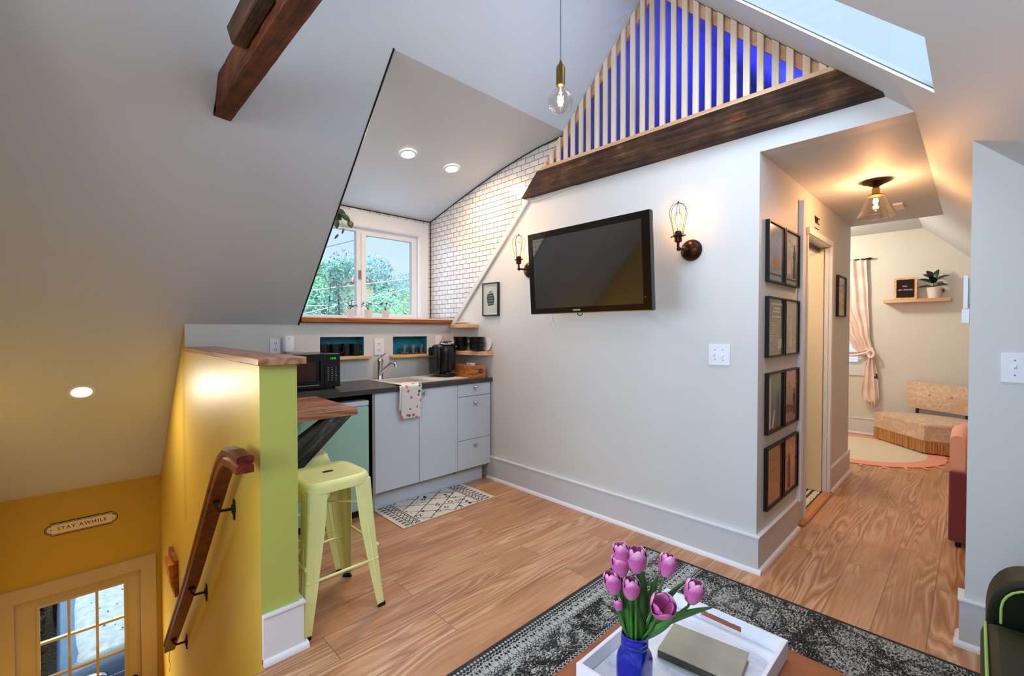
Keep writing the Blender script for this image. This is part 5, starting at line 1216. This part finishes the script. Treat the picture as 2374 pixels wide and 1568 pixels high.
def bk_(u, v, side):
    p = A.lerp(B_, u); lean = (v*.09)
    wv = .04*math.cos(PI*(u-.5))*math.sin(PI*v)
    ext = dd_*(u-.5)*.09*v
    base_z = .43-.02*u+.025*math.sin(PI*u)*0
    z = base_z+v*.30
    return Vector((p.x, p.y, z))+ext+nn_*(side*(.028+wv)-lean*1.0+.03)
b = MB(); nu, nv = 16, 8
for sd in (1, -1): b.grid(lambda u, v: bk_(u, v, sd), nu, nv)
off = (nu+1)*(nv+1); idx = [i*(nv+1) for i in range(nu+1)]+[nu*(nv+1)+j for j in range(1, nv+1)]+[i*(nv+1)+nv for i in range(nu-1, -1, -1)]+[j for j in range(nv-1, 0, -1)]
b.f += [(idx[k], idx[(k+1) % len(idx)], idx[(k+1) % len(idx)]+off, idx[k]+off) for k in range(len(idx))]
bp = b.build('back_cushion', 'damask', T, smooth=70)
for u in (.36, .66):
    c = bk_(u, .58, 1); MB().ell(c+nn_*.002, .014, .014, .014, 12, 8).build('button', 'damask', bp)
for u in (.12, .88):
    p = A.lerp(B_, u); MB().tube([(p.x, p.y, .29), (p.x-nn_.x*.02, p.y-nn_.y*.02, .46)], .016, 8).build('back_post', 'mahog', T)
for x, y in ((7.07, .80), (6.62, .38), (6.74, 0), (7.16, 0)): MB().cyl((x, y, .0005 if (x-6.42)**2+(y-.965)**2 > .65 else .0105), (x, y, .06), .016, n=12).build('leg', 'mahog', T)

# ------------------------------------------------------------------ end room shelf and what stands on it
o = MB().box(7.14, 7.349, .20, .80, 1.684, 1.722).build('floating_shelf', 'piney', bevel=.002); tag(o, 'pale pine floating shelf on the end wall', 'shelf')
T = thing('letter_board', 'oak-framed black letter board reading OH, HEY FRIEND! on the floating shelf', 'letter board', (7.25, .59, 1.7225))
MB().plate((.495, .705), (1.7225, 1.985), [(.517, .683, 1.744, 1.963)], lambda u, v: (7.235, u, v), (.028, 0, 0)).build('frame_border', 'ledge', T, bevel=.002)
MB().box(7.243, 7.26, .516, .684, 1.743, 1.964).build('felt_panel', plain('dark felt', (36, 14, 12), .95), T)
text('letters', 'OH,', .026, (7.242, .605, 1.882), FX, 'plate', T, .001)
text('letters', 'HEY FRIEND!', .0235, (7.242, .600, 1.838), FX, 'plate', T, .001)
T = thing('potted_fiddle_fig', 'fiddle leaf plant in a white ceramic pot on the floating shelf', 'potted plant', (7.24, .345, 1.7225))
MB().lathe([(.045, 0), (.05, .003), (.068, .125), (.07, .128), (.065, .128), (.06, .10), (.002, .10)], (7.24, .345, 1.723), 32).build('pot', 'whitepot', T)
MB().lathe([(.06, .098), (.05, .104), (.002, .106)], (7.24, .345, 1.723), 24).build('soil', 'soil', T)
b = MB(); b.tube([(7.24, .345, 1.82), (7.24, .35, 1.90), (7.24, .352, 1.96)], .005, 6); b.build('stem', 'bark', T)
b = MB()
for y_, z_, dy, dz, dx, L, W_ in ((.352, 1.90, .9, .55, -.1, .15, .035), (.352, 1.92, -.8, .55, -.2, .16, .032), (.352, 1.94, .35, .9, -.2, .13, .04), (.352, 1.93, -.25, 1., -.1, .14, .03), (.352, 1.86, 1., .12, -.3, .15, .028), (.352, 1.86, -1., .3, -.3, .13, .035), (.352, 1.90, .05, .75, -.6, .12, .04), (.352, 1.88, -.6, .25, -.6, .12, .038), (.352, 1.86, .5, .2, -.7, .11, .035), (.352, 1.95, .9, .8, .1, .12, .03)):
    leaf(b, (7.24, y_, z_), (dx, dy, dz), (-.6, 0, 1), L, W_, .2, 8)
b.build('leaves', 'leafd', T)
MB().tube([(7.24, .275, 1.85), (7.235, .268, 1.852), (7.232, .266, 1.835)], .0015, 5).box(7.228, 7.236, .256, .276, 1.785, 1.833).build('hanging_tag', 'bronze', T)
T = thing('curtain', 'blush patterned curtain gathered by a tie at the bedroom window', 'curtain', (7.28, 1.1, .3))
def lerp(t, K):
    for (a, va), (c, vc) in zip(K, K[1:]):
        if t <= c: f = (t-a)/(c-a); f = f*f*(3-2*f); return va+(vc-va)*f
    return K[-1][1]
def cf(u, v):
    z = 2.265-v*1.215
    R_ = lerp(v, [(0, .985), (.4, .965), (.8, .945), (1, .905)]); L_ = lerp(v, [(0, 1.42), (.5, 1.38), (.75, 1.22), (.9, 1.12), (1, .985)])
    y = R_+(L_-R_)*u; amp = .018*(1-.3*v)
    zz = z-(.0 if v < .6 else (v-.6)*.12*u)
    return Vector((7.285+amp*math.sin(u*34+v*2)+.01*math.sin(u*13), y, zz))
MB().grid(cf, 60, 40).build('upper_drape', 'curtain', T, smooth=80, solid=.002)
MB().grid(lambda u, v: Vector((7.27+.012*math.sin(u*6+v*9), .90+u*.42, 1.07-.05*math.sin(PI*min(1, u*1.1))+v*.06-.02*u)), 24, 8).build('swag', 'curtain', T, smooth=80, solid=.004)
MB().tube([(7.255+.02*math.cos(a), .925+.035*math.cos(a), 1.05+.045*math.sin(a)) for a in [2*PI*i/16 for i in range(16)]], .016, 8, closed=True).build('knot', 'curtain', T)
def tf(u, v):
    R_ = lerp(v, [(0, .90), (.4, .86), (.8, .84), (1, .865)]); L_ = lerp(v, [(0, .945), (.3, .99), (.8, 1.02), (1, .93)])
    return Vector((7.275+.022*math.sin(u*15+v*1.5), R_+(L_-R_)*u, 1.05-v*.68+.05*u*(v > .9)))
MB().grid(tf, 40, 30).build('lower_tail', 'curtain', T, smooth=80, solid=.003)
T = thing('curtain_rod', 'dark curtain rod with pointed finial at the bedroom window', 'curtain rod', (7.29, 1.3, 2.27))
MB().cyl((7.285, .985, 2.262), (7.285, 2.0, 2.262), .008, n=12).build('rod', 'bronze', T)
MB().lathe([(.01, 0), (.016, .006), (.008, .014), (.018, .03), (.012, .045), (.001, .07)], (7.285, .985, 2.262), 20, (0, -1, 0)).build('finial', 'bronze', T)
MB().box(7.28, 7.349, .995, 1.005, 2.25, 2.262).build('bracket', 'bronze', T)

# ------------------------------------------------------------------ outside
o = MB().box(-30, 60, 5.15, 80, -3.1, -2.9).build('ground', 'ground'); struct(o)
def tree(label, x, y, ztop, r, mt, n, leafs=.16, base=-2.9):
    T = thing('tree', label, 'tree', (x, y, base), (0, 0, 0), 'trees behind the house')
    h = ztop-base
    MB().tube([(0, 0, 0), (.1, .05, h*.35), (-.05, .1, h*.6), (0, 0, h*.85)], [.22, .17, .11, .04], 8).build('trunk', 'bark', T, local=True)
    b = MB(); cl = []
    for k in range(34):
        a = R(0, 2*PI); t = R(0, 1); hh = h*(.30+.66*t); rad = r*(.35+.65*math.sin(PI*(.25+.7*t)))*R(.35, 1)
        cl.append(Vector((math.cos(a)*rad, math.sin(a)*rad, hh)))
    cl.append(Vector((0, 0, h*.93)))
    for k in range(n):
        c = random.choice(cl); s = r*.33
        d = Vector((random.gauss(0, 1), random.gauss(0, 1), random.gauss(0, .8))); d = d.normalized()*s*R(.55, 1.05)
        p = c+d; q = Vector((R(-1, 1), R(-1, 1), R(-1, 1))).normalized(); s_ = q.orthogonal().normalized(); L = leafs*R(.6, 1.3)
        b.add([p, p+q*L*.5+s_*L*.28, p+q*L, p+q*L*.5-s_*L*.28], [(0, 1, 2, 3)])
    
    b.build('foliage', mt, T, local=True, smooth=0)
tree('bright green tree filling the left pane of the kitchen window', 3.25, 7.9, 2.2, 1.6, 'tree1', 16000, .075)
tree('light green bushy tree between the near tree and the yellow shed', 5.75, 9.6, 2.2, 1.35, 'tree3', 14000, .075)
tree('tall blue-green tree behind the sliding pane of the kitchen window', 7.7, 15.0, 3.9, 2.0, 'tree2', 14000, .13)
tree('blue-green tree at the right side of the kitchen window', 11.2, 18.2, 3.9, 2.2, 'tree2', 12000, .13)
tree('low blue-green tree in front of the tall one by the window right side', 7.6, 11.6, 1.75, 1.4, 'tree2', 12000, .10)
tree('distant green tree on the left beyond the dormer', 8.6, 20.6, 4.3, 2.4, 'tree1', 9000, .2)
for k, (a, c, lb) in enumerate((((2.958, 2.018), (4.272, 2.257), 'uppermost overhead cable crossing the tree tops outside the window'), ((3.497, 1.876), (4.271, 2.089), 'middle overhead cable rising in front of the dark trees'), ((2.956, 1.741), (4.27, 1.83), 'lowest overhead cable outside the kitchen window'), ((3.011, 2.706), (3.237, 2.791), 'thin overhead wire against the sky in the left pane'))):
    m = (c[1]-a[1])/(c[0]-a[0]); xa, xb = -2, 9.5
    yk = 5.5+.12*k; q = yk/7.0; pts = [(x*q, yk, 1.35+q*(a[1]+m*(x-a[0])-1.35)) for x in (xa, 2, 4, 6, xb)]
    o = MB().tube(pts, .0085 if k < 3 else .004, 6).build('overhead_cable', 'tube' if k < 3 else 'grey'); tag(o, lb, 'cable', 'overhead cables')
T = thing('garden_shed', 'pale yellow boarded gable glimpsed between the trees', 'shed', (5.67, 12.1, -2.9))
MB().box(5.35, 6.0, 11.7, 12.6, -2.9, 2.62).build('wall', 'cream', T); MB().prism([(5.25, 11.6, 2.62), (6.1, 11.6, 2.62), (5.675, 11.6, 2.86)], (0, 1.1, 0)).build('roof', 'grey', T)
T = thing('climbing_vine', 'tall blue-green climbing vine rising outside the left window pane', 'vine', (1.86, 4.55, -2.9))
b = MB(); b2 = MB()
for k in range(4):
    pts = [(1.84+.05*k+.04*math.sin(z*2.2+k*2), 4.55+.03*k, z) for z in [-2.9+i*.25 for i in range(18+2*k-(3 if k == 3 else 0))] if z < 2.24-.1*k]
    b.tube(pts, .0035, 5)
    for p in pts[17:]:
        for j in range(9): leaf(b2, (p[0]+R(-.02, .02), p[1], p[2]+R(-.12, .12)), (R(-1, 1), R(-.4, .4), R(-.8, .5)), (0, -1, .3), R(.04, .065), R(.010, .018), .3, 4)
b.build('stems', 'bark', T); b2.build('leaves', 'vine', T)

# car parked in front of the entry door
T = thing('car', 'pale blue-grey car with leaf-speckled bonnet parked outside the entry door', 'car', (.75, 7.9, -2.9))
def carsec(y, hw, zb, zt, cr_=.10):
    pts = [(-hw, zb), (-hw, zt-cr_), (-hw+cr_*.35, zt-cr_*.3), (-hw+cr_*1.1, zt), (-hw+cr_*3, zt+.025), (0, zt+.04), (hw-cr_*3, zt+.025), (hw-cr_*1.1, zt), (hw-cr_*.35, zt-cr_*.3), (hw, zt-cr_), (hw, zb)]
    return [Vector((.72+x, y, z)) for x, z in pts]
G0 = -2.9
loft([carsec(y, hw, G0+zb, G0+zt) for y, hw, zb, zt in ((6.02, .80, .55, .86), (6.06, .86, .52, .93), (6.25, .88, .45, .985), (6.8, .89, .40, 1.02), (7.4, .90, .40, 1.07), (9.6, .90, .40, 1.07), (10.1, .86, .45, 1.0))]).build('body', 'carblue', T, smooth=60)
loft([carsec(y, hw, G0+zb, G0+zt, .07) for y, hw, zb, zt in ((6.10, .70, .95, .975), (6.16, .755, .96, 1.0), (6.7, .77, .98, 1.045), (7.38, .78, 1.0, 1.09))]).build('bonnet', 'carhood', T, smooth=60)
loft([carsec(y, hw, G0+zb, G0+zt, .08) for y, hw, zb, zt in ((5.90, .74, .28, .56), (5.93, .84, .24, .66), (6.02, .88, .24, .72), (6.3, .885, .24, .70))]).build('bumper', 'carteal', T, smooth=60)
loft([carsec(y, hw, G0+1.06, G0+zt, .12) for y, hw, zt in ((7.4, .78, 1.10), (7.9, .70, 1.45), (9.3, .70, 1.47), (9.9, .76, 1.12))]).build('cabin', 'black', T, smooth=60)
loft([carsec(y, .62, G0+1.44, G0+1.50, .1) for y in (7.95, 9.25)]).build('roof', 'carhood', T, smooth=60)
for x in (-.16, 1.60):
    for y in (6.85, 9.3):
        wl = MB().lathe([(.20, -.09), (.30, -.10), (.325, -.06), (.325, .06), (.30, .10), (.20, .09)], (x, y, G0+.325), 32, (1, 0, 0)).build('wheel', 'rubber', T)
        MB().lathe([(.01, -.095), (.19, -.085), (.195, .085), (.01, .095)], (x, y, G0+.325), 24, (1, 0, 0)).build('rim', 'steel', wl)
for sx in (-1, 1): MB().ell((.72+sx*.66, 6.02, G0+.80), .15, .06, .07, 16, 10).build('headlight', 'chrome', T)
b = MB()
for k in range(46):
    x, y = R(.1, 1.35), R(6.3, 7.3); z = G0+1.03+.04*(1-((x-.72)/.7)**2)+.062*(y-6.2)/1.1; s = R(.004, .012)
    b.ell((x, y, z), s, s*R(.6, 1.6), .003, 6, 4)
b.build('fallen_leaf_specks', 'bark', T)['kind'] = 'stuff'
T = thing('garden_fence', 'blue grey boarded fence in front of the parked car', 'fence', (.4, 5.75, -2.9))
for k in range(12): MB().box(.14+k*.095, .14+k*.095+.088, 5.72, 5.74, -2.9, -1.96-.0*k).build('board', 'deck', T)
T = thing('porch_plant', 'leafy green potted plant outside the entry door', 'potted plant', (.22, 5.52, -2.9))
MB().lathe([(.09, 0), (.14, .30), (.15, .31), (.13, .30), (.002, .27)], (.20, 5.52, -2.899), 24).build('pot', 'terra', T)
b = MB()
for k in range(70):
    a = R(0, 2*PI); h = R(.3, .95); leaf(b, (.20+.05*math.cos(a)*h, 5.52+.05*math.sin(a), -2.9+h), (math.cos(a), math.sin(a), R(-.2, .7)), (0, 0, 1), R(.09, .15), R(.02, .035), .4, 5)
b.build('leaves', 'leaf', T)
T = thing('hedge', 'dark hedge beside the parked car', 'hedge', (-1.0, 8, -2.9)); T['kind'] = 'stuff'
b = MB()
for k in range(2600):
    p = Vector((R(-1.6, -.35), R(5.6, 10.5), R(-2.9, -1.9))); q = Vector((R(-1, 1), R(-1, 1), R(-1, 1))).normalized(); s_ = q.orthogonal().normalized(); L = R(.05, .11)
    b.add([p, p+q*L*.5+s_*L*.28, p+q*L, p+q*L*.5-s_*L*.28], [(0, 1, 2, 3)])
b.box(-1.6, -.45, 5.7, 10.5, -2.9, -2.0)
b.build('foliage', plain('very dark hedge leaves', (28, 40, 38), .7, var=.5), T, smooth=0)

# ------------------------------------------------------------------ daylight, and added room lights that have no lamp bodies
sk = light('AREA', (2.1125, .565, 2.78), 17, SKY, .44, name='skylight_daylight', sizey=1.30); sk.rotation_euler = (math.radians(45), 0, 0)
sk.visible_camera = False; sk.visible_glossy = False
rw = light('AREA', (XR+.06, 1.45, 1.55), 140, SKY, 2.4, name='added_rear_fill', sizey=1.35); rw.rotation_euler = (0, math.radians(-90), 0); rw.data.size = 1.35; rw.data.size_y = 2.4; rw.visible_glossy = False  # fill light added at the unseen rear window
kw = light('AREA', (1.98, 4.08, 1.9), 5.5, SKY, 1.2, name='kitchen_window_daylight', sizey=.8); kw.rotation_euler = (math.radians(-90), 0, 0); kw.visible_camera = False
rl = light('POINT', (.7, .3, 2.15), 14, lin((240, 242, 255)), .15, name='added_fill_light'); rl.visible_camera = False  # added fill light above the viewer, no lamp there
rl = light('POINT', (-1.2, .8, 2.2), 20, NEUT, .15, name='added_fill_light'); rl.visible_camera = False  # second added fill, behind the viewer and without a fixture
light('POINT', (6.2, 1.6, 2.3), 54, lin((255, 242, 222)), .10, name='end_room_light')
light('POINT', (3.95, 1.7, 2.1), 22, lin((255, 240, 220)), .08, name='bathroom_light')
light('POINT', (4.4, -.5, 1.3), 2, WARM, .08, name='nook_light')
sun = light('SUN', (0, 0, 8), 3.4, lin((255, 248, 236)), name='sun'); sun.data.angle = math.radians(80); sun.rotation_euler = (math.radians(24), 0, 0)
dl = light('AREA', (.03, 4.96, -1.35), 15, lin((255, 240, 214)), .5, name='entry_door_daylight', sizey=1.1); dl.rotation_euler = (math.radians(-105), 0, 0); dl.visible_camera = False; dl.visible_glossy = False
